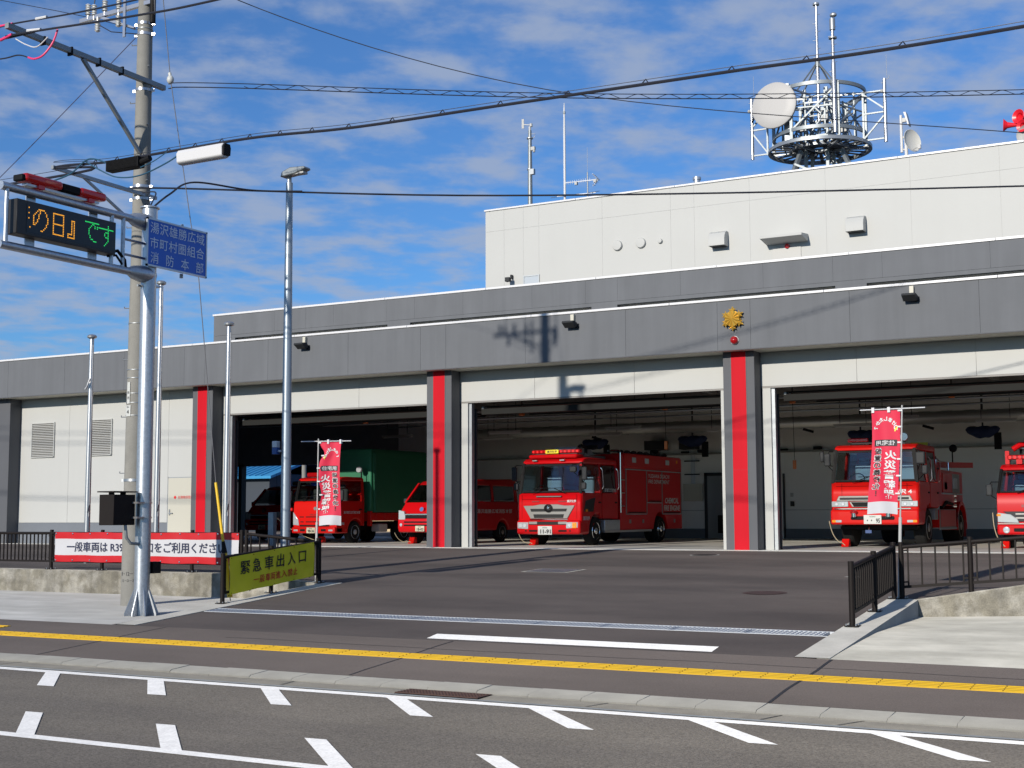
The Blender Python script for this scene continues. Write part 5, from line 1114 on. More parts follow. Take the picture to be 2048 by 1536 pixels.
arm = MB().bar((PX + 0.12, 18.5, 8.92), (PX + 0.10, 14.86, 8.97), 0.09, 0.09).build('crossarm', galv_d, up_)
for yy in (15.6, 16.2, 16.85, 17.4): MB().box(PX + 0.055, yy, 8.865, PX + 0.165, yy + 0.03, 9.015).build('arm_clip', black, arm)
MB().bar((PX + 0.11, 16.5, 8.90), (PX + 0.06, 18.06, 7.48), 0.06, 0.06).build('arm_brace', galv_d, up_)
MB().bar((PX + 0.12, 18.35, 6.78), (PX + 0.10, 15.9, 6.82), 0.06, 0.06).build('lower_arm', steel, up_)
MB().bar((PX + 0.10, 16.6, 6.80), (PX + 0.06, 18.0, 6.15), 0.04, 0.04).build('arm_brace', steel, up_)
ub = MB().bar((-19.43, 18.02, 10.38), (-17.55, 18.02, 10.42), 0.075, 0.075).build('upper_arm', alu, up_)
MB().bar((-18.88, 18.02, 10.36), (-18.05, 18.05, 10.0), 0.05, 0.05).build('arm_brace', alu, up_)
MB().bar((-18.24, 17.98, 10.75), (-18.24, 17.98, 9.85), 0.06, 0.03).build('hanger_plate', alu, up_)
MB().bar((-19.43, 18.02, 11.6), (-17.1, 18.02, 11.6), 0.075, 0.075).build('upper_arm', alu, up_)
def insul(x, z, flip=1):
    k = MB(); prof = []
    for i in range(5): prof += [(0.028, i * 0.045), (0.058, i * 0.045 + 0.012), (0.03, i * 0.045 + 0.036)]
    k.lathe(prof, (x, 18.0, z), (0, 0, flip), 14); k.cyl((x, 18.0, z - 0.08 * flip), (x, 18.0, z), 0.02, 8)
    k.build('insulator', mat('porcelain', (0.68, 0.68, 0.66), 0.25), up_)
insul(-19.22, 10.46); insul(-19.06, 10.42); insul(-18.96, 10.30, -1); insul(-18.78, 10.45); insul(-18.42, 10.42); insul(-18.42, 10.3, -1)
k = MB().tube([(-19.06, 18.0, 10.66), (-19.0, 18.0, 11.0), (-19.05, 18.0, 11.6)], 0.012, 6).tube([(-18.42, 18.0, 10.64), (-18.5, 18.0, 11.1)], 0.014, 6).tube([(-17.52, 18.0, 11.4), (-17.5, 17.98, 10.6), (-17.48, 17.98, 10.2), (-17.56, 18.0, 10.05), (-17.62, 18.0, 10.3)], 0.02, 6).tube([(-18.9, 18.0, 10.2), (-18.6, 18.0, 10.02), (-17.9, 18.0, 9.85)], 0.010, 6)
k.build('jumper_cables', cable_m, up_)
MB().tube([(-17.55, 18.0, 10.5), (-17.55, 18.0, 10.0)], 0.055, 10).build('fuse_holder', black, up_)
def tagplate(z0, z1, w):
    def f_(u, v):
        z = z0 + (z1 - z0) * v; t = -math.pi / 2 - 0.12 + (u - 0.5) * w / 0.19; rr = prad(z) + 0.012
        return (PX + rr * math.cos(t), PY + rr * math.sin(t), z)
    return MB().grid(f_, 6, 2).build('pole_tag', plate_w, up_)
def ontag(z0):
    def wp(a, b):
        t = -math.pi / 2 - 0.12 + a / 0.19; rr = prad(z0) + 0.015
        return Vector((PX + rr * math.cos(t), PY + rr * math.sin(t), z0 + b))
    return wp
t1_ = tagplate(2.93, 3.32, 0.075); tg = tagplate(2.70, 2.90, 0.12)
text('tag_number', '4', ink, tg, warp=ontag(2.78), h=0.075, bold=0.02); text('tag_text', '湯沢', ink, tg, warp=ontag(2.865), h=0.03)
for i, ch in enumerate('一般用'): text('tag_text', ch, mat('stencil_grey', (0.07, 0.07, 0.07), 0.8), t1_, warp=ontag(3.23 - i * 0.1), h=0.05)
def onpole(z0):                                   # stencil wrapped round the shaft
    def wp(a, b):
        t = -math.pi / 2 + 0.30 + a / 0.21; rr = prad(z0) + 0.004
        return Vector((PX + rr * math.cos(t), PY + rr * math.sin(t), z0 + b))
    return wp
text('stencil', '8・12－7', mat('stencil_grey', (0.07, 0.07, 0.07), 0.8), up_, warp=onpole(-0.12), w=0.30, h=0.07, bold=0.01)
text('stencil', '12・D－7', mat('stencil_grey', (0.07, 0.07, 0.07), 0.8), up_, warp=onpole(-0.24), w=0.24, h=0.045)

# ------------------------------------------------------------------ sign gantry on the silver post
SX, SY = -16.03, 16.48
sp = thing('sign_gantry', 'galvanised sign post with cantilever frame of twin tubes in front of the concrete pole', 'sign post', (SX, SY, -0.735))
MB().cyl((SX, SY, -0.73), (SX, SY, 6.04), 0.125, 28).build('post', galv, sp)
MB().lathe([(0.16, 0), (0.16, 0.02), (0.13, 0.03), (0, 0.05)], (SX, SY, 6.02), (0, 0, 1), 24).build('post_cap', galv, sp)
MB().box(SX - 0.27, SY - 0.27, -0.74, SX + 0.27, SY + 0.27, -0.712).build('base_plate', galv, sp)
for i in range(8):
    a = R(45 * i + 12); c, s_ = math.cos(a), math.sin(a)
    gq = MB(); t_ = Vector((-s_, c, 0)) * 0.007
    pts = [Vector((SX + c * 0.12, SY + s_ * 0.12, -0.712)), Vector((SX + c * 0.275, SY + s_ * 0.275, -0.712)), Vector((SX + c * 0.275, SY + s_ * 0.275, -0.66)), Vector((SX + c * 0.12, SY + s_ * 0.12, -0.26))]
    gq.add([p + t_ for p in pts] + [p - t_ for p in pts], [(0, 1, 2, 3), (7, 6, 5, 4), (0, 4, 5, 1), (1, 5, 6, 2), (2, 6, 7, 3), (3, 7, 4, 0)]); gq.build('base_gusset', galv, sp)
for z in (5.77, 4.89):
    MB().cyl((SX, SY - 0.42, z), (SX, 13.42, z), 0.065, 18).build('arm_tube', galv, sp)
    MB().lathe([(0.065, 0), (0.11, 0.10), (0.14, 0.28), (0.14, 0.42), (0.10, 0.55), (0.0, 0.56)], (SX, SY - 0.46, z), (0, 1, 0.0), 18).build('arm_joint', galv, sp)
    MB().box(SX - 0.19, SY - 0.05, z - 0.17, SX + 0.02, SY + 0.28, z - 0.14).build('joint_plate', galv, sp) if z < 5 else None
for yy in (13.52, 15.61, 15.86): MB().cyl((SX + 0.02, yy, 4.92), (SX + 0.02, yy, 5.74), 0.035, 12).build('frame_post', galv, sp)
for yy in (13.95, 15.2):
    MB().box(SX - 0.08, yy, 4.94, SX - 0.06, yy + 0.18, 5.74).build('display_bracket', galv, sp)
for z in (5.40, 5.15): MB().cyl((SX + 0.02, 15.86, z), (SX + 0.02, SY, z), 0.022, 8).build('tie_bar', galv, sp)
MB().cyl((SX - 0.05, 16.28, 4.7), (SX - 0.05, 16.62, 4.7), 0.02, 8).build('clamp_bolt', steel, sp)
k = MB().tube([(SX, 15.55, 5.12), (SX + 0.02, 15.75, 5.18), (SX + 0.03, 15.9, 5.05), (SX + 0.02, 15.93, 4.93)], 0.028, 10).tube([(SX, 15.55, 5.06), (SX + 0.02, 15.72, 5.10), (SX + 0.03, 15.84, 4.98), (SX + 0.02, 15.86, 4.90)], 0.020, 8)
k.build('conduit', black, sp)
# LED message board
lb = thing('message_board', 'black LED message board with amber and green characters in the gantry frame', 'message board', (SX, 14.7, 5.08))
MB().box(SX - 0.10, 13.62, 5.075, SX + 0.13, 15.60, 5.60).build('case', mat('case_black', (0.018, 0.017, 0.017), 0.45), lb, bevel=0.008, seg=1)
MB().box(SX + 0.131, 13.80, 5.115, SX + 0.134, 15.57, 5.565).build('screen', mat('screen_black', (0.006, 0.006, 0.007), 0.3), lb)
GL = {
'part': ["#.....", "......", "......", "#.....", "......", "......", "#.....", "......", "......", "......", "......", ".#....", "......"],
'no': ["....#####...", "...#.#...#..", "..#..#....#.", ".#..#.....#.", "#...#......#", "#...#......#", "#..#.......#", "#..#.......#", "#.#.......#.", "##........#.", ".........#..", "........#...", "......##...."],
'hi': ["#########", "#.......#", "#.......#", "#.......#", "#.......#", "#.......#", "#########", "#.......#", "#.......#", "#.......#", "#.......#", "#.......#", "#########"],
'br': ["......", "......", "...###", "...#.#", "...#.#", "...#.#", "...#.#", "...#.#", "...#.#", "...#.#", "####.#", "#....#", "######"],
'de': ["############", "......##....", ".....#..#.#.", "....#...#.#.", "...#........", "...#........", "...#........", "...#........", "....#.......", "....#.......", ".....##.....", ".......###..", "............"],
'su': ["........#....", "........#....", "#############", "........#....", "......###....", ".....#..#....", ".....#..#....", "......###....", "........#....", "........#....", ".......#.....", "......#......", ".....#......."]}
def led(nm, key, ycell, m_, sy=0.0245, sz=0.0265, z0=5.50):
    k = MB()
    for r_, row in enumerate(GL[key]):
        for c, ch in enumerate(row):
            if ch == '#':
                y = ycell + c * sy; z = z0 - r_ * sz; q = 0.0088; X = SX + 0.136
                k.add([(X, y - q, z - q), (X, y + q, z - q), (X, y + q, z + q), (X, y - q, z + q)], [(0, 1, 2, 3)])
    return tag(k.build(nm, m_, lb), kind='stuff')
led('amber_dots', 'part', 13.84, led_o); led('amber_dots', 'no', 13.93, led_o); led('amber_dots', 'hi', 14.31, led_o); led('amber_dots', 'br', 14.60, led_o)
led('green_dots', 'de', 14.95, led_g); led('green_dots', 'su', 15.23, led_g)
# rotating light bar above the board
wb_ = thing('warning_light_bar', 'red emergency light bar mounted over the LED board', 'light bar', (SX, 14.6, 5.86))
MB().bar((SX, 13.85, 5.87), (SX, 15.3, 5.87), 0.10, 0.035).build('rail', alu, wb_)
for (a, b) in ((13.78, 14.50), (14.86, 15.40)): MB().box(SX - 0.13, a, 5.90, SX + 0.13, b, 6.03).build('lens', lens_red, wb_, bevel=0.045, seg=3)
MB().box(SX - 0.11, 14.50, 5.895, SX + 0.11, 14.86, 6.02).build('speaker_unit', black, wb_, bevel=0.02)
MB().box(SX - 0.10, 13.72, 5.90, SX + 0.1, 13.80, 6.0).build('end_cap', black, wb_, bevel=0.02)
for yy in (14.12, 15.12): MB().box(SX - 0.08, yy - 0.06, 5.84, SX + 0.08, yy + 0.06, 5.90).build('foot', lens_red, wb_)
for i in range(5): MB().ball((SX, 13.92 + i * 0.12 if i < 4 else 15.1, 5.965), 0.045, 10).build('bulb', mat('lens_bright', (0.75, 0.03, 0.03), 0.15), wb_)
# blue sign
bs = thing('blue_sign', 'blue signboard with white Japanese lettering on the silver post', 'sign', (SX + 0.16, 16.97, 5.02))
MB().box(SX + 0.15, 16.27, 5.03, SX + 0.165, 17.68, 5.80).build('board', blue_s, bs)
k = MB()
for (ya, yb, za, zb) in ((16.25, 17.70, 5.79, 5.82), (16.25, 17.70, 5.01, 5.04), (16.25, 16.28, 5.01, 5.82), (17.67, 17.70, 5.01, 5.82)): k.box(SX + 0.14, ya, za, SX + 0.172, yb, zb)
k.build('frame', alu, bs)
for i, ch in enumerate('消防本部'): text('sign_letter', ch, mat('sign_letter', (0.70, 0.78, 0.90), 0.5), bs, o=(SX + 0.166, 16.43 + i * 0.363, 5.165), r=(0, 1, 0), u=(0, 0, 1), h=0.19, bold=0.004)
for i, (t_, w_, sp_) in enumerate((('湯沢雄勝広域', 1.30, 1.08), ('市町村圏組合', 1.30, 1.08))):
    text('sign_lettering', t_, mat('sign_letter', (0.70, 0.78, 0.90), 0.5), bs, o=(SX + 0.166, 16.975, 5.665 - i * 0.25), r=(0, 1, 0), u=(0, 0, 1), w=w_, h=0.19, bold=0.004, space=sp_)
for z in (5.5, 5.2): MB().bar((SX + 0.02, SY, z), (SX + 0.15, SY, z), 0.03).build('sign_clamp', galv, bs)
MB().cyl((SX + 0.05, 17.2, 5.8), (SX + 0.05, 17.2, 5.88), 0.025, 8).cyl((SX + 0.05, 17.2, 4.95), (SX + 0.05, 17.2, 5.02), 0.03, 8).build('stud', steel, bs)
# dark control cabinet strapped between the posts
cbx = thing('control_box', 'dark brown control cabinet strapped low on the sign post', 'control box', (SX - 0.1, 15.98, 0.75))
MB().box(SX - 0.30, 15.80, 0.76, SX + 0.02, 16.27, 1.25).build('cabinet', darkbrown, cbx, bevel=0.006, seg=1)
MB().box(SX - 0.33, 15.78, 1.285, SX + 0.05, 16.29, 1.305).build('hood', darkbrown, cbx)
for yy in (15.9, 16.15): MB().box(SX - 0.2, yy, 1.25, SX - 0.1, yy + 0.03, 1.285).build('hood_spacer', black, cbx)
for z in (1.12, 0.88): MB().lathe([(0.13, -0.012), (0.134, -0.012), (0.134, 0.012), (0.13, 0.012)], (SX, SY, z), (0, 0, 1), 24).box(SX - 0.03, 16.2, z - 0.015, SX + 0.14, 16.36, z + 0.015).build('strap', alu, cbx)
MB().tube([(SX + 0.0, 16.08, 0.76), (SX + 0.02, 16.09, 0.56), (SX + 0.04, 16.16, 0.47), (SX + 0.02, 16.40, 0.45)], 0.026, 10).build('conduit', galv_d, cbx)
pb = thing('post_box', 'small dark box low behind the silver post', 'box', (SX + 0.06, 16.66, 0.02))
MB().box(SX - 0.02, 16.60, -0.03, SX + 0.12, 16.78, 0.16).build('case', darkbrown, pb)

# ------------------------------------------------------------------ street lamp and flagpoles in the yard
LX, LY = -17.33, 21.8
lp = thing('street_lamp', 'tall slim grey street lamp standing in the yard before the left bay', 'street lamp', (LX, LY, -0.33))
MB().lathe([(0.10, 0), (0.098, 2.2), (0.086, 5.2), (0.070, 8.1)], (LX, LY, -0.33), (0, 0, 1), 20).build('post', mat('lamp_post_grey', (0.30, 0.35, 0.40), 0.4, metal=0.5), lp)
MB().tube([(LX, LY, 7.74), (LX, LY, 7.90), (LX + 0.1, LY - 0.08, 7.96)], 0.05, 10).build('neck', alu, lp)
MB().prism([(LX - 0.11, 7.87), (LX - 0.07, 7.98), (LX + 0.14, 8.05), (LX + 0.50, 8.03), (LX + 0.53, 7.98), (LX + 0.26, 7.90)], 'y', LY - 0.18, LY + 0.04).build('lamp_head', galv_d, lp, bevel=0.02)
MB().box(LX + 0.14, LY - 0.15, 7.89, LX + 0.47, LY, 7.93).build('lamp_glass', ltgrey, lp)
sb = thing('sensor_box', 'small white and blue box fixed to the street lamp post', 'sensor', (LX - 0.2, LY, 2.2))
bX, bY = LX - 0.17, LY - 0.12
MB().box(bX - 0.06, bY - 0.06, 2.28, bX + 0.06, bY + 0.06, 2.41).build('upper_case', white_l, sb, bevel=0.01)
MB().box(bX - 0.06, bY - 0.06, 2.14, bX + 0.06, bY + 0.06, 2.28).build('lower_case', mat('box_blue', (0.02, 0.07, 0.25), 0.4), sb, bevel=0.01); MB().box(bX + 0.04, bY - 0.01, 2.19, bX + 0.12, bY + 0.03, 2.23).build('clamp', white_l, sb)
gp2 = thing('bollard_box', 'short grey steel post beside the foot of the street lamp', 'bollard', (LX - 0.24, LY - 0.1, -0.33))
MB().box(LX - 0.32, LY - 0.16, -0.33, LX - 0.19, LY - 0.04, 0.97).build('post', galv_d, gp2, bevel=0.006, seg=1)
def flagpole(x, top, label):
    f = thing('flagpole', label, 'flagpole', (x, 24.2, -0.25), 'aluminium flagpoles in the yard')
    MB().lathe([(0.072, 0), (0.068, 2), (0.052, top - 0.1), (0.050, top + 0.12)], (x, 24.2, -0.25), (0, 0, 1), 16).build('pole', alu, f)
    MB().lathe([(0.06, 0), (0.115, 0.03), (0.12, 0.07), (0.09, 0.10), (0.0, 0.12)], (x, 24.2, top - 0.14), (0, 0, 1), 16).build('truck_cap', alu, f)
    MB().tube([(x + 0.09, 24.15, top - 0.3), (x + 0.10, 24.15, 1.2), (x + 0.09, 24.15, 0.9)], 0.006, 5).build('halyard', white_l, f)
    MB().bar((x + 0.07, 24.13, 1.0), (x + 0.12, 24.12, 1.18), 0.03).build('cleat', alu, f)
    return f
f1 = flagpole(-25.40, 5.46, 'leftmost aluminium flagpole, standing before the louvred wall'); flagpole(-23.12, 6.62, 'tallest aluminium flagpole, close behind the silver sign post'); flagpole(-20.97, 5.46, 'aluminium flagpole just right of the first red striped pillar')
MB().tube([(-25.48, 24.1, 4.06), (-25.40, 24.08, 4.12), (-25.33, 24.1, 4.31)], 0.025, 6).build('tied_rope', white_l, f1)

# ------------------------------------------------------------------ overhead cables
def sagline(pts, n=10):
    P = [Vector(p) for p in pts]; out = []
    for i in range(len(P) - 1):
        a = P[max(i - 1, 0)]; b = P[i]; c = P[i + 1]; d = P[min(i + 2, len(P) - 1)]
        for j in range(n):
            t = j / n; out.append(0.5 * ((2 * b) + (c - a) * t + (2 * a - 5 * b + 4 * c - d) * t * t + (3 * b - a - 3 * c + d) * t ** 3))
    return out + [P[-1]]
def cable(label, pts, r, m_=cable_m, name='cable'):
    t_ = thing(name, label, 'cable', pts[0]); MB().tube(sagline(pts), r, 6).build('strand', m_, t_); return t_
c1 = [(-45, 15.96, 7.3), (-19.08, 15.96, 6.68), (-17.75, 15.96, 6.83), (-16.5, 15.96, 6.76), (-14.9, 15.96, 6.75), (-13.3, 15.96, 6.73), (-11.48, 15.96, 6.62), (-9.0, 15.96, 6.57), (-5.79, 15.96, 6.50), (-2.1, 15.96, 6.44), (8, 15.96, 6.6)]
tc_ = cable('thick black telephone cable rising across the sky, hung from a thin wire', c1, 0.022)
s1 = [Vector((p[0], p[1], p[2] + (0.06 if -17 < p[0] else 0.10))) for p in c1]; MB().tube(sagline(s1), 0.005, 5).build('messenger_wire', cable_m, tc_)
ln = sagline(c1, 40)
for p in ln[::14]:
    if -17 < p.x < 0: MB().tube([p + Vector((-0.05, 0, 0.02)), p + Vector((0, 0, 0.065)), p + Vector((0.04, 0, 0.0))], 0.009, 5).build('hanger_clip', cable_m, tc_)
k = MB()
k.tube(sagline([(-18.6, 15.9, 6.5), (-17.4, 15.9, 6.62), (-16.9, 15.92, 6.85), (-16.45, 15.96, 6.72)]), 0.014, 6)
k.tube(sagline([(-17.0, 15.94, 6.84), (-16.6, 15.9, 6.62), (-16.2, 15.9, 6.45), (-15.7, 15.9, 6.42), (-15.2, 15.93, 6.55), (-14.9, 15.96, 6.68)]), 0.012, 6)
k.tube(sagline([(-15.7, 15.9, 6.55), (-15.4, 15.9, 6.62), (-15.15, 15.95, 6.76)]), 0.008, 6)
k.build('slack_loops', mat('cable_blue', (0.02, 0.08, 0.14), 0.5), tc_)
bb = thing('splice_case', 'black ribbed cable splice case hanging by the utility pole', 'splice case', (-16.1, 15.96, 6.64))
k = MB().box(-16.46, 15.88, 6.575, -15.74, 16.04, 6.75); 
for i in range(9): k.box(-16.44, 15.87, 6.582 + i * 0.019, -15.76, 16.05, 6.590 + i * 0.019)
k.build('case', black, bb, bevel=0.006, seg=1); MB().cyl((-15.74, 15.96, 6.66), (-15.55, 15.96, 6.70), 0.05, 10).build('gland', black, bb)
wbx = thing('cable_cover', 'white cable junction cover hanging on the thick cable right of the pole', 'cable cover', (-14.42, 15.96, 6.6))
MB().prism([(15.87, 6.52), (15.86, 6.66), (15.90, 6.72), (16.02, 6.72), (16.06, 6.66), (16.05, 6.52), (16.0, 6.49), (15.92, 6.49)], 'x', -14.9, -13.96).build('case', white_l, wbx, bevel=0.015)
MB().prism([(15.88, 6.53), (15.88, 6.67), (15.92, 6.71), (16.02, 6.71), (16.04, 6.65), (16.03, 6.53)], 'x', -13.962, -13.92).build('end_cap', black, wbx)
tw = [(-17.6, 18.5, 8.90), (-16.6, 18.95, 8.88), (-10.5, 22.6, 8.72), (-3.5, 26.8, 8.86), (8, 33.5, 9.3)]
t2c = cable('twisted service wire with a wavy lashing crossing before the roof mast', tw, 0.010)
hi = sagline(tw, 220); k = MB(); prev = None
MB().tube([p + Vector((0, 0, 0.085)) for p in sagline(tw, 14)], 0.009, 5).build('upper_strand', cable_m, t2c)
L_ = 0; wav = []
for a, b in zip(hi, hi[1:]): L_ += (b - a).length; wav.append(b + Vector((0, 0, 0.042 + 0.042 * math.sin(L_ * 10.8))))
MB().tube([p for p in wav if p.x > -16.3], 0.006, 4).build('lashing', cable_m, t2c)
cable('thin wire falling from the upper left across the sky to the right', [(-17.8, 18.2, 12.0), (-17.1, 19.9, 10.98), (-11.99, 23.25, 9.30), (-3.68, 27.11, 8.20), (8, 33.5, 7.2)], 0.009)
w4 = cable('black service cable running level in front of the white upper wall', [(-17.7, 18.05, 6.82), (-17.37, 17.95, 6.85), (-12.19, 21.57, 6.84), (-3.57, 25.98, 6.90), (8, 32, 7.2)], 0.017)
MB().tube(sagline([(SX + 0.0, SY, 6.0), (-16.0, 16.9, 6.35), (-16.1, 17.6, 6.72), (-15.9, 18.9, 6.83), (-15.2, 19.5, 6.85)]), 0.017, 6).build('drop_lead', cable_m, w4)
MB().tube(sagline([(SX - 0.05, SY, 6.0), (-16.4, 16.9, 6.25), (-17.0, 17.6, 6.65), (-17.6, 17.9, 6.78)]), 0.014, 6).build('drop_lead', cable_m, w4)
uc = cable('upper power line passing the tip of the long crossarm', [(-45, 15, 9.9), (-20.5, 15, 9.12), (-18.05, 15, 9.06), (-15, 15, 8.92), (-8, 15, 8.9), (6, 15, 9.5)], 0.014)
MB().tube([(-18.05, 15, 9.06), (-17.75, 15, 9.05)], 0.02, 8).build('pink_sleeve', pink, uc); MB().tube([(-17.2, 15, 9.025), (-16.95, 15, 9.015)], 0.026, 8).build('splice_cover', white_l, uc)
lc = cable('lower power line fixed on the tip of the long crossarm', [(-45, 15, 9.5), (-19.5, 15, 8.86), (-17.75, 14.95, 8.83), (-15.2, 15, 8.68), (-13.1, 15, 8.60), (-7, 15, 8.6), (6, 15, 9.3)], 0.018)
MB().tube([(-18.0, 14.97, 8.80), (-17.7, 14.95, 8.84)], 0.024, 8).build('pink_sleeve', pink, lc); MB().tube([(-17.35, 14.96, 8.84), (-17.05, 14.97, 8.81)], 0.028, 8).build('splice_cover', white_l, lc)
MB().tube(sagline([(-16.75, 15.05, 8.78), (-16.8, 15.0, 8.55), (-16.95, 14.95, 8.36), (-17.15, 14.95, 8.33), (-17.3, 14.95, 8.38)]), 0.016, 8).build('pink_lead', pink, lc)
MB().tube(sagline([(-17.3, 14.95, 8.38), (-17.55, 14.95, 8.46), (-18.1, 15, 8.5), (-19.5, 15, 8.7)]), 0.012, 6).build('black_lead', cable_m, lc)
MB().tube(sagline([(-17.55, 14.9, 8.72), (-17.3, 14.9, 8.58), (-17.05, 14.9, 8.50), (-16.8, 14.9, 8.62)]), 0.010, 6).build('white_lead', white_l, lc)
cable('slanting violet grey wire running down to the left from the utility pole', [(-17.95, 18.0, 9.80), (-21.53, 18, 7.58), (-27, 18, 4.4)], 0.008, mat('violet_wire', (0.06, 0.06, 0.12), 0.6))
cable('thin line joining the utility pole top to the upper left', [(-17.95, 18.0, 9.95), (-19.6, 18, 10.55), (-22.5, 18, 11.5)], 0.007)
# guy wire with insulator and yellow guard
gw = thing('guy_wire', 'steel guy wire with white insulator and yellow guard sleeve at its foot', 'guy wire', (-15.9, 18.5, -0.6))
gpts = [(-17.6, 18.15, 11.6), (-17.27, 18.2, 8.95), (-16.58, 18.3, 5.14), (-16.19, 18.4, 1.49), (-15.9, 18.5, -0.58)]
MB().tube(gpts, 0.008, 6).build('wire', mat('guy_steel', (0.10, 0.10, 0.11), 0.5), gw)
MB().ball((-17.27, 18.2, 8.93), 0.075, 12, (0.9, 0.9, 1.1)).cyl((-17.28, 18.2, 9.0), (-17.29, 18.2, 9.06), 0.03, 8).build('insulator', plate_w, gw)
ga, gb = Vector((-16.19, 18.4, 1.49)), Vector((-15.9, 18.5, -0.58))
MB().tube([ga, ga.lerp(gb, 0.50)], 0.026, 10).build('guard_upper', yel, gw); MB().tube([ga.lerp(gb, 0.50), ga.lerp(gb, 0.60)], [0.03, 0.05], 10).build('guard_joint', black, gw); MB().tube([ga.lerp(gb, 0.60), ga.lerp(gb, 0.97)], 0.048, 12).build('guard_lower', yel, gw)

# ------------------------------------------------------------------ roof antennas
rt_ = thing('antenna_tower', 'lattice antenna platform with a large round dish on the white roof', 'antenna tower', (-14.74, 52, 12.6))
AX, AY = -14.74, 52.0
CP = lambda r, a, z: Vector((AX + r * math.cos(a), AY + r * math.sin(a), z))
def ring(r, z, h, w, m_, nm, n=40):
    k = MB().lathe([(r, -h / 2), (r, h / 2), (r - w, h / 2), (r - w, -h / 2), (r, -h / 2)], (AX, AY, z), (0, 0, 1), n, cap=False); return k.build(nm, m_, rt_)
ring(1.85, 17.52, 0.14, 0.08, galv_d, 'upper_ring'); ring(1.85, 15.78, 0.14, 0.08, galv_d, 'lower_ring'); ring(2.03, 15.28, 0.12, 0.05, steel, 'platform_rim'); ring(1.2, 15.28, 0.10, 0.06, steel, 'platform_ring')
fl_ = MB()
for i in range(28): a = 2 * math.pi * i / 28; fl_.bar(CP(0.35, a, 15.32), CP(2.0, a, 15.32), 0.14, 0.03)
fl_.build('platform_grating', mat('dark_grating', (0.07, 0.075, 0.08), 0.6, metal=0.3), rt_)
for i in range(6):
    a = R(10 + 60 * i); MB().bar(CP(1.8, a, 15.2), CP(1.8, a, 17.55), 0.11, 0.11).build('upright', galv_d, rt_)
    b = R(10 + 60 * (i + 1)); MB().bar(CP(1.78, a, 15.8), CP(1.78, b, 17.45), 0.06).build('diagonal', galv_d, rt_)
    MB().bar(CP(1.78, a, 16.65), CP(1.78, b, 16.65), 0.05).build('girt', galv_d, rt_); MB().bar(CP(0.55, a, 17.45), CP(1.8, a, 17.45), 0.06).build('spoke', steel, rt_); MB().bar(CP(0.4, a, 15.24), CP(2.0, a, 15.24), 0.07, 0.08).build('platform_beam', steel, rt_)
for i in range(4):
    a = R(45 + 90 * i); b = R(135 + 90 * i)
    MB().bar(CP(0.62, a, 12.6), CP(0.62, a, 17.7), 0.12).build('core_leg', galv_d, rt_); MB().bar(CP(2.4, a + R(20), 12.5), CP(1.1, a + R(20), 15.1), 0.14).build('raking_leg', galv_d, rt_)
    MB().bar(CP(2.0, a + R(20), 13.3), CP(1.5, b + R(20), 14.5), 0.08).build('leg_brace', galv_d, rt_); MB().bar(CP(1.5, a + R(20), 14.5), CP(2.0, b + R(20), 13.3), 0.08).build('leg_brace', galv_d, rt_)
    for j in range(6): MB().bar(CP(0.62, a, 15.4 + 0.4 * j), CP(0.62, b, 15.4 + 0.4 * j), 0.045).build('core_rung', galv_d, rt_)
    MB().bar(CP(0.62, a, 15.4), CP(0.62, b, 16.4), 0.05).build('core_brace', galv_d, rt_); MB().bar(CP(0.62, b, 16.4), CP(0.62, a, 17.4), 0.05).build('core_brace', galv_d, rt_)
    MB().bar(CP(1.15, a + R(15), 17.55), CP(0.06, a, 18.85), 0.05).build('mast_stay', galv_d, rt_)
for i in range(12):
    a = R(25 + 30 * i); MB().bar(CP(1.45, a, 15.3), CP(1.45, a, 16.9 + 0.5 * (i % 2)), 0.05).build('inner_upright', galv_d, rt_)
    b = a + R(30); MB().bar(CP(1.45, a, 15.4), CP(1.45, b, 16.4), 0.035).build('inner_brace', galv_d, rt_)
    MB().bar(CP(1.45, a, 16.85), CP(1.45, b, 16.85), 0.04).build('inner_girt', steel, rt_); MB().bar(CP(2.0, a, 15.3), CP(2.0, b, 15.3), 0.05, 0.16).build('rim_plate', galv_d, rt_)
for i in range(4):
    a = R(-120 + 60 * i); p = CP(1.0, a, 16.1 + 0.3 * (i % 2)); MB().box(p.x - 0.14, p.y - 0.1, p.z - 0.2, p.x + 0.14, p.y + 0.1, p.z + 0.2).build('radio_box', ltgrey, rt_)
    MB().tube([CP(0.5, a, 15.2), CP(0.9, a + 0.2, 15.8), CP(1.0, a, 16.3), CP(0.7, a, 17.3)], 0.02, 5).build('feeder_cable', cable_m, rt_)
def mast(x, y, z0, z1, r_, nm, fins=True):
    o = MB().lathe([(r_, 0), (r_, (z1 - z0) * 0.6), (r_ * 0.75, (z1 - z0) * 0.62), (r_ * 0.7, z1 - z0)], (x, y, z0), (0, 0, 1), 12).build(nm, alu, rt_)
    if fins:
        k = MB(); n = int((z1 - z0) / 0.35)
        for i in range(n): s = 1 if i % 2 else -1; k.tube([(x, y, z0 + 0.3 + i * 0.35), (x + s * 0.16, y - 0.05, z0 + 0.3 + i * 0.35)], 0.012, 5)
        k.build('step_pegs', steel, o)
    return o
mast(AX, AY, 16.0, 21.3, 0.075, 'centre_mast'); MB().lathe([(0.10, 0), (0.10, 0.35)], (AX, AY, 18.7), (0, 0, 1), 12).build('collar', galv_d, rt_); MB().cyl((AX - 0.0, AY, 21.26), (AX, AY, 21.34), 0.13, 12).build('mast_cap', steel, rt_)
m2 = mast(-13.68, 50.45, 15.5, 20.0, 0.085, 'side_mast'); MB().cyl((-13.68, 50.45, 19.55), (-13.68, 50.45, 20.0), 0.11, 12).cyl((-13.68, 50.45, 19.2), (-13.68, 50.45, 19.26), 0.16, 12).ball((-13.62, 50.4, 20.12), 0.12, 10, (1.2, 1, 0.8)).build('mast_lamp', steel, rt_)
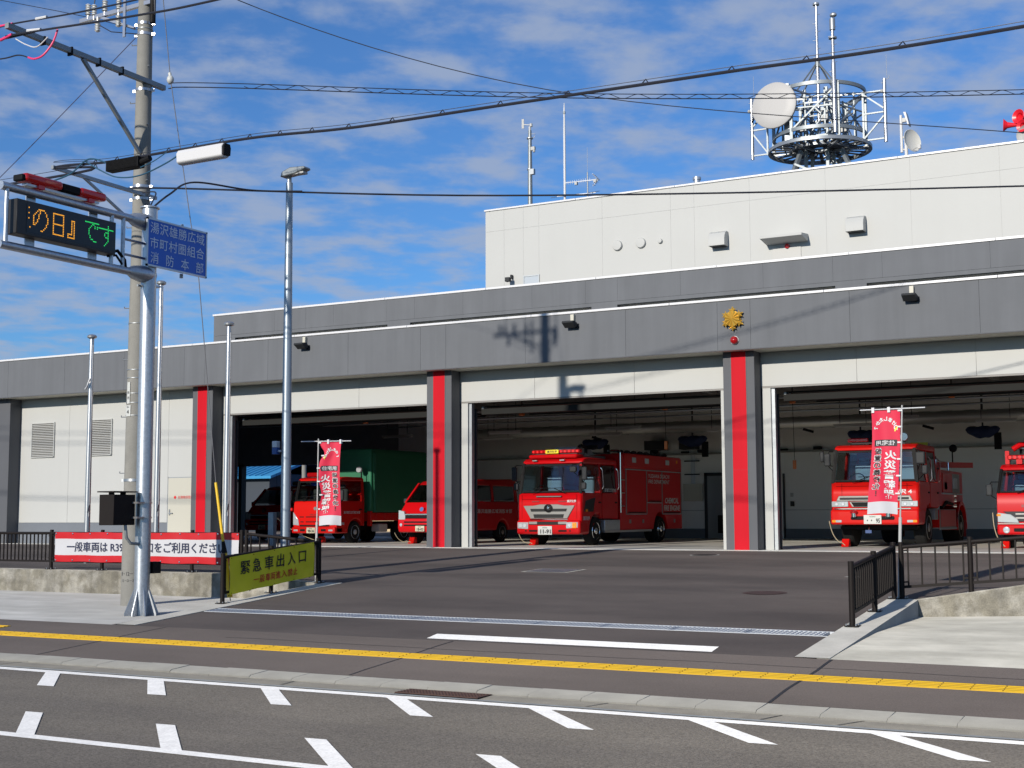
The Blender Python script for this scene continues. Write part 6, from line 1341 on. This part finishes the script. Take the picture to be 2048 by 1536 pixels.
for (x, xi, z0, z1) in ((-17.42, -16.78, 15.2, 17.7), (-12.05, -12.90, 15.2, 17.7)):
    yy = AY - 0.3
    MB().tube([(x, yy, z0), (x, yy, z1)], 0.07, 12).build('side_tube', alu, rt_); MB().bar((xi, yy, 15.3), (xi, yy, 17.3), 0.07).build('frame_post', galv_d, rt_)
    for (za, zb) in ((17.2, 16.5), (15.4, 16.3), (15.35, 15.35), (16.4, 16.4), (17.25, 17.25)): MB().bar((xi, yy, za), (x, yy, zb), 0.055).build('frame_bar', galv_d, rt_)
    for z in (15.35, 17.2): MB().bar((xi, yy, z), (AX + (xi - AX) * 0.6, AY + 0.4, z), 0.06).build('frame_stay', steel, rt_)
    k = MB().tube([(x, yy, z1 - 0.05), (x + 0.18, yy - 0.05, z1 - 0.02), (x + 0.2, yy - 0.05, z1 + 0.10)], 0.012, 5).tube([(x, yy, z1 - 0.15), (x - 0.12, yy, z1 - 0.15)], 0.012, 5).ball((x - 0.08, yy - 0.08, z1 - 0.5), 0.07, 8); k.build('aerial_fittings', ltgrey, rt_)
    MB().tube([(x + 0.1, yy, z1), (x + 0.1, yy, z1 + 0.95)], 0.006, 4).build('whip', ltgrey, rt_)
# large dish facing left of the camera
dcx, dcy, dcz = -16.02, 50.2, 16.86
dn = Vector((-0.10, -1, 0.04)).normalized()
dsh = MB().lathe([(0.0, 0.02), (0.5, 0.015), (0.88, 0.0), (0.925, -0.03), (0.925, -0.12), (0.6, -0.30), (0.2, -0.42), (0.0, -0.42)], (dcx, dcy, dcz), dn, 40).build('dish', mat('dish_grey', (0.43, 0.42, 0.41), 0.5), rt_)
MB().bar((dcx, dcy + 0.4, dcz), (-15.9, AY - 1.3, 16.8), 0.25).build('dish_mount', galv_d, rt_); MB().bar((-15.6, 50.6, 15.3), (-15.6, 50.6, 17.75), 0.2, 0.16).build('dish_post', steel, rt_); MB().bar((-17.42, 51.7, 16.75), (-16.8, 50.6, 16.8), 0.06).build('dish_stay', black, rt_)
sd_ = thing('small_dish', 'small white dish on a forked roof pole right of the antenna tower', 'satellite dish', (-10.3, 47, 12.6))
MB().tube([(-10.27, 47, 12.6), (-10.27, 47, 14.03)], 0.06, 12).tube([(-10.41, 46.95, 13.42), (-10.41, 46.95, 14.75)], 0.05, 12).tube([(-10.27, 47, 13.97), (-10.41, 46.95, 13.95)], 0.035, 8).tube([(-10.27, 47, 13.52), (-10.41, 46.95, 13.52)], 0.035, 8).build('fork_pole', white_l, sd_)
MB().lathe([(0.0, -0.10), (0.2, -0.085), (0.34, -0.04), (0.40, 0.0), (0.41, -0.01), (0.34, -0.07), (0.0, -0.14)], (-10.02, 46.9, 13.79), Vector((0.85, -0.52, 0.12)), 28).build('dish', mat('dish_cream', (0.60, 0.59, 0.54), 0.5), sd_)
MB().tube([(-10.08, 46.9, 13.45), (-9.78, 46.75, 13.5)], 0.015, 6).box(-9.82, 46.70, 13.42, -9.72, 46.80, 13.56).build('feed_arm', ltgrey, sd_)
MB().prism([(-10.28, 14.80), (-10.20, 14.80), (-10.10, 14.35), (-10.14, 14.33)], 'y', 46.75, 47.1).build('panel_antenna', white_l, sd_); MB().box(-10.40, 46.93, 14.5, -10.24, 47.03, 14.64).build('panel_clamp', ltgrey, sd_)
hn = thing('horn_speakers', 'cluster of red horn loudspeakers on the roof at the right edge', 'loudspeaker', (-6.3, 47, 12.6))
MB().tube([(-6.2, 47, 12.6), (-6.2, 47, 14.3)], 0.07, 10).build('pole', alu, hn)
horn_m = mat('horn_red', (0.70, 0.015, 0.03), 0.35)
def hornp(o, ax_, L_, r_): return MB().lathe([(0.04, 0), (0.05, L_ * 0.25), (0.08, L_ * 0.6), (r_ * 0.55, L_ * 0.88), (r_, L_), (r_ * 1.04, L_ * 0.985), (r_ * 0.5, L_ * 0.80), (0.03, L_ * 0.5)], o, ax_, 24).build('horn', horn_m, hn)
hornp((-6.35, 47.0, 13.84), (-1, -0.15, 0.06), 0.68, 0.21); hornp((-6.25, 47.3, 14.08), (-0.55, -0.9, 0.06), 0.55, 0.235); hornp((-6.15, 47.0, 13.72), (-0.5, -0.9, -0.05), 0.5, 0.2); hornp((-6.1, 47.0, 14.05), (1, -0.2, 0.05), 0.6, 0.21)
MB().lathe([(0.0, 0.0), (0.2, -0.02), (0.30, 0.06), (0.32, 0.10), (0.32, 0.0), (0, -0.1)], (-6.25, 46.6, 13.38), (-0.4, -0.9, 0.05), 24).build('grey_horn', ltgrey, hn)
wm_ = thing('weather_mast', 'slim roof mast with wind vane and sensors, left of the lightning rod', 'weather mast', (-25.16, 47, 12.6))
MB().tube([(-25.16, 47, 12.6), (-25.16, 47, 14.7), (-25.16, 47, 16.35)], [0.10, 0.09, 0.07], 12).build('mast', galv_d, wm_)
MB().lathe([(0.13, 0), (0.13, 0.05)], (-25.16, 47, 16.0), (0, 0, 1), 14).lathe([(0.12, 0), (0.12, 0.05)], (-25.16, 47, 14.72), (0, 0, 1), 14).build('flange', steel, wm_)
MB().cyl((-25.16, 47, 16.1), (-25.16, 47, 16.5), 0.05, 10).bar((-25.44, 46.95, 16.62), (-25.05, 47, 16.56), 0.03).box(-25.5, 46.94, 16.46, -25.40, 46.96, 16.85).cyl((-25.10, 47, 16.5), (-25.10, 47, 16.62), 0.06, 10).build('wind_vane', ltgrey, wm_)
MB().tube([(-25.1, 47, 16.2), (-24.92, 47, 16.18), (-24.95, 47, 16.05), (-25.1, 47, 16.02)], 0.012, 5).box(-25.08, 46.9, 15.50, -24.90, 47.0, 15.64).ball((-24.95, 46.95, 15.46), 0.06, 8).build('camera', ltgrey, wm_)
MB().box(-25.08, 46.85, 14.5, -24.92, 47.0, 14.72).build('sensor_box', steel, wm_)
lr = thing('lightning_rod', 'tall thin white lightning rod on the roof', 'lightning rod', (-23.6, 47, 12.6))
MB().tube([(-23.6, 47, 12.6), (-23.6, 47, 16.0), (-23.6, 47, 17.0), (-23.6, 47, 17.25)], [0.05, 0.045, 0.03, 0.012], 10).build('rod', white_l, lr); MB().tube([(-23.6, 47, 16.8), (-23.6, 47, 16.9)], 0.05, 10).build('collar', galv_d, lr)
ta = thing('television_aerial', 'yagi television aerial on a short roof pole right of the lightning rod', 'aerial', (-22.6, 47, 12.6))
MB().tube([(-22.6, 47, 12.6), (-22.6, 47, 14.3)], 0.03, 8).build('pole', steel, ta)
k = MB().bar((-23.55, 46.95, 13.98), (-22.1, 46.95, 13.94), 0.03).bar((-23.9, 46.9, 13.46), (-22.2, 46.9, 13.42), 0.03)
for i in range(12): xx = -23.52 + i * 0.095; k.tube([(xx, 46.95, 13.90), (xx, 46.95, 14.05)], 0.010, 5)
for xx in (-23.9, -23.2, -22.3): k.tube([(xx - 0.12, 46.6, 13.36), (xx + 0.12, 47.2, 13.54)], 0.012, 5)
k.tube([(-22.1, 46.95, 13.94), (-22.35, 46.95, 14.2)], 0.015, 5).tube([(-22.1, 46.95, 13.94), (-22.35, 46.95, 13.70)], 0.015, 5)
for i in range(4): k.tube([(-22.3 + i * 0.06, 46.8, 14.15 - i * 0.06), (-22.3 + i * 0.06, 47.1, 14.15 - i * 0.06)], 0.010, 5); k.tube([(-22.3 + i * 0.06, 46.8, 13.75 + i * 0.06), (-22.3 + i * 0.06, 47.1, 13.75 + i * 0.06)], 0.010, 5)
k.build('elements', alu, ta)
MB().box(-23.12, 46.9, 13.84, -23.02, 47.0, 13.96).box(-22.30, 46.9, 13.84, -22.18, 47.0, 13.96).build('matching_box', ltgrey, ta); MB().tube([(-22.6, 47, 14.3), (-22.6, 47, 15.3)], 0.006, 4).build('whip', ltgrey, ta)
wc = thing('wall_camera', 'small grey floodlight on the white wall above the grey parapet', 'floodlight', (-24.9, 45, 9.9))
MB().box(-24.92, 44.86, 9.95, -24.84, 44.99, 10.10).bar((-24.88, 44.9, 9.95), (-24.92, 44.75, 9.88), 0.04).box(-25.02, 44.62, 9.80, -24.82, 44.80, 9.97).build('lamp_body', grey_pl, wc, bevel=0.02)

# ------------------------------------------------------------------ houses and trees seen through the open rear of the left bay
def house(label, x0, x1, y0, y1, zw, zr, rm, wm__, axis='x'):
    h = thing('house', label, 'house', ((x0 + x1) / 2, y0, 0), 'houses behind the garage')
    MB().box(x0, y0, -0.5, x1, y1, zw).build('wall', wm__, h)
    ym = (y0 + y1) / 2; ov = 0.5
    rf = MB().prism([(y0 - ov, zw - 0.15), (ym, zr), (y1 + ov, zw - 0.15), (y1 + ov, zw - 0.3), (ym, zr - 0.15), (y0 - ov, zw - 0.3)], 'x', x0 - ov, x1 + ov).build('roof', rm, h)
    k = MB()
    for i in range(int((x1 - x0 + 2 * ov) / 0.45)):
        xx = x0 - ov + i * 0.45; k.bar((xx, y0 - ov, zw - 0.13), (xx, ym, zr + 0.02), 0.05, 0.05)
    k.build('roof_ribs', rm, rf)
    for i in range(2): w_ = MB().box(x0 + 1 + i * 3, y0 - 0.03, 0.9, x0 + 2.4 + i * 3, y0 - 0.005, 1.9).build('window', alu, h); MB().box(x0 + 1.06 + i * 3, y0 - 0.04, 0.96, x0 + 2.34 + i * 3, y0 - 0.031, 1.84).build('pane', glass_d, w_)
    return h
house('house with a bright blue metal roof seen through the open rear door', -66, -50.5, 62, 70, 3.35, 4.5, roof_b, mat('slate_siding', (0.035, 0.045, 0.06), 0.7))
house('house with a grey roof behind the cargo truck cab', -54, -44.5, 76, 84, 3.3, 5.1, roof_g, beige)
house('low house with a deep blue roof beside the cargo truck', -50, -42, 64, 71, 2.2, 3.5, roof_b2, mat('tan_wall', (0.55, 0.42, 0.25), 0.7))
hp = thing('rear_pole', 'concrete pole standing between the house roofs behind the garage', 'utility pole', (-47.6, 62, -0.5)); MB().cyl((-47.6, 61.5, -0.5), (-47.6, 61.5, 4.3), 0.13, 12).build('shaft', pole_c, hp)
ha = thing('house_aerial', 'television aerial on the bright blue roof', 'aerial', (-58, 63.5, 3.9)); MB().tube([(-58, 63.5, 3.8), (-58, 63.5, 5.0)], 0.03, 6).bar((-57.8, 63.4, 4.4), (-56.6, 63.4, 4.6), 0.04).build('mast', plate_w, ha)
def tree(x, y, h, r_, label, sd):
    rn = random.Random(sd); t_ = thing('tree', label, 'tree', (x, y, -0.5), 'trees behind the houses')
    tr = MB().tube([(x, y, -0.5), (x + 0.1, y, h * 0.4), (x - 0.1, y, h * 0.8)], [0.3, 0.2, 0.07], 8)
    for i in range(6): a = i * 1.05; tr.tube([(x, y, h * (0.3 + 0.06 * i)), (x + r_ * 0.6 * math.cos(a), y + r_ * 0.6 * math.sin(a), h * (0.5 + 0.07 * i))], [0.1, 0.03], 5)
    tr.build('trunk', bark, t_)
    k = MB()
    cl = [(rn.gauss(0, 0.45) * r_, rn.gauss(0, 0.45) * r_, h * (0.35 + 0.6 * rn.random()), r_ * rn.uniform(0.25, 0.5)) for _ in range(22)]
    for _ in range(1600):
        c = rn.choice(cl); d = Vector((rn.gauss(0, 1), rn.gauss(0, 1), rn.gauss(0, 1))).normalized() * c[3] * (0.6 + 0.4 * rn.random())
        p = Vector((x + c[0], y + c[1], c[2])) + d; u = Vector((rn.gauss(0, 1), rn.gauss(0, 1), rn.gauss(0, 1))).normalized() * 0.22; v = u.orthogonal().normalized() * 0.16
        k.add([p - u, p + v, p + u, p - v], [(0, 1, 2, 3)])
    k.build('crown', leaf_m, t_)
for i, (x, y, lb) in enumerate(((-84, 92, 'leftmost dark tree behind the bright blue roof'), (-77, 96, 'second dark tree from the left behind the bright blue roof'), (-70, 93, 'dark tree over the right end of the bright blue roof'), (-63, 97, 'dark tree right behind the grey roof'), (-56, 95, 'rightmost dark tree of the row behind the houses'))):
    tree(x, y, 9.0 + (i * 5) % 3, 4.4, lb, 30 + i)
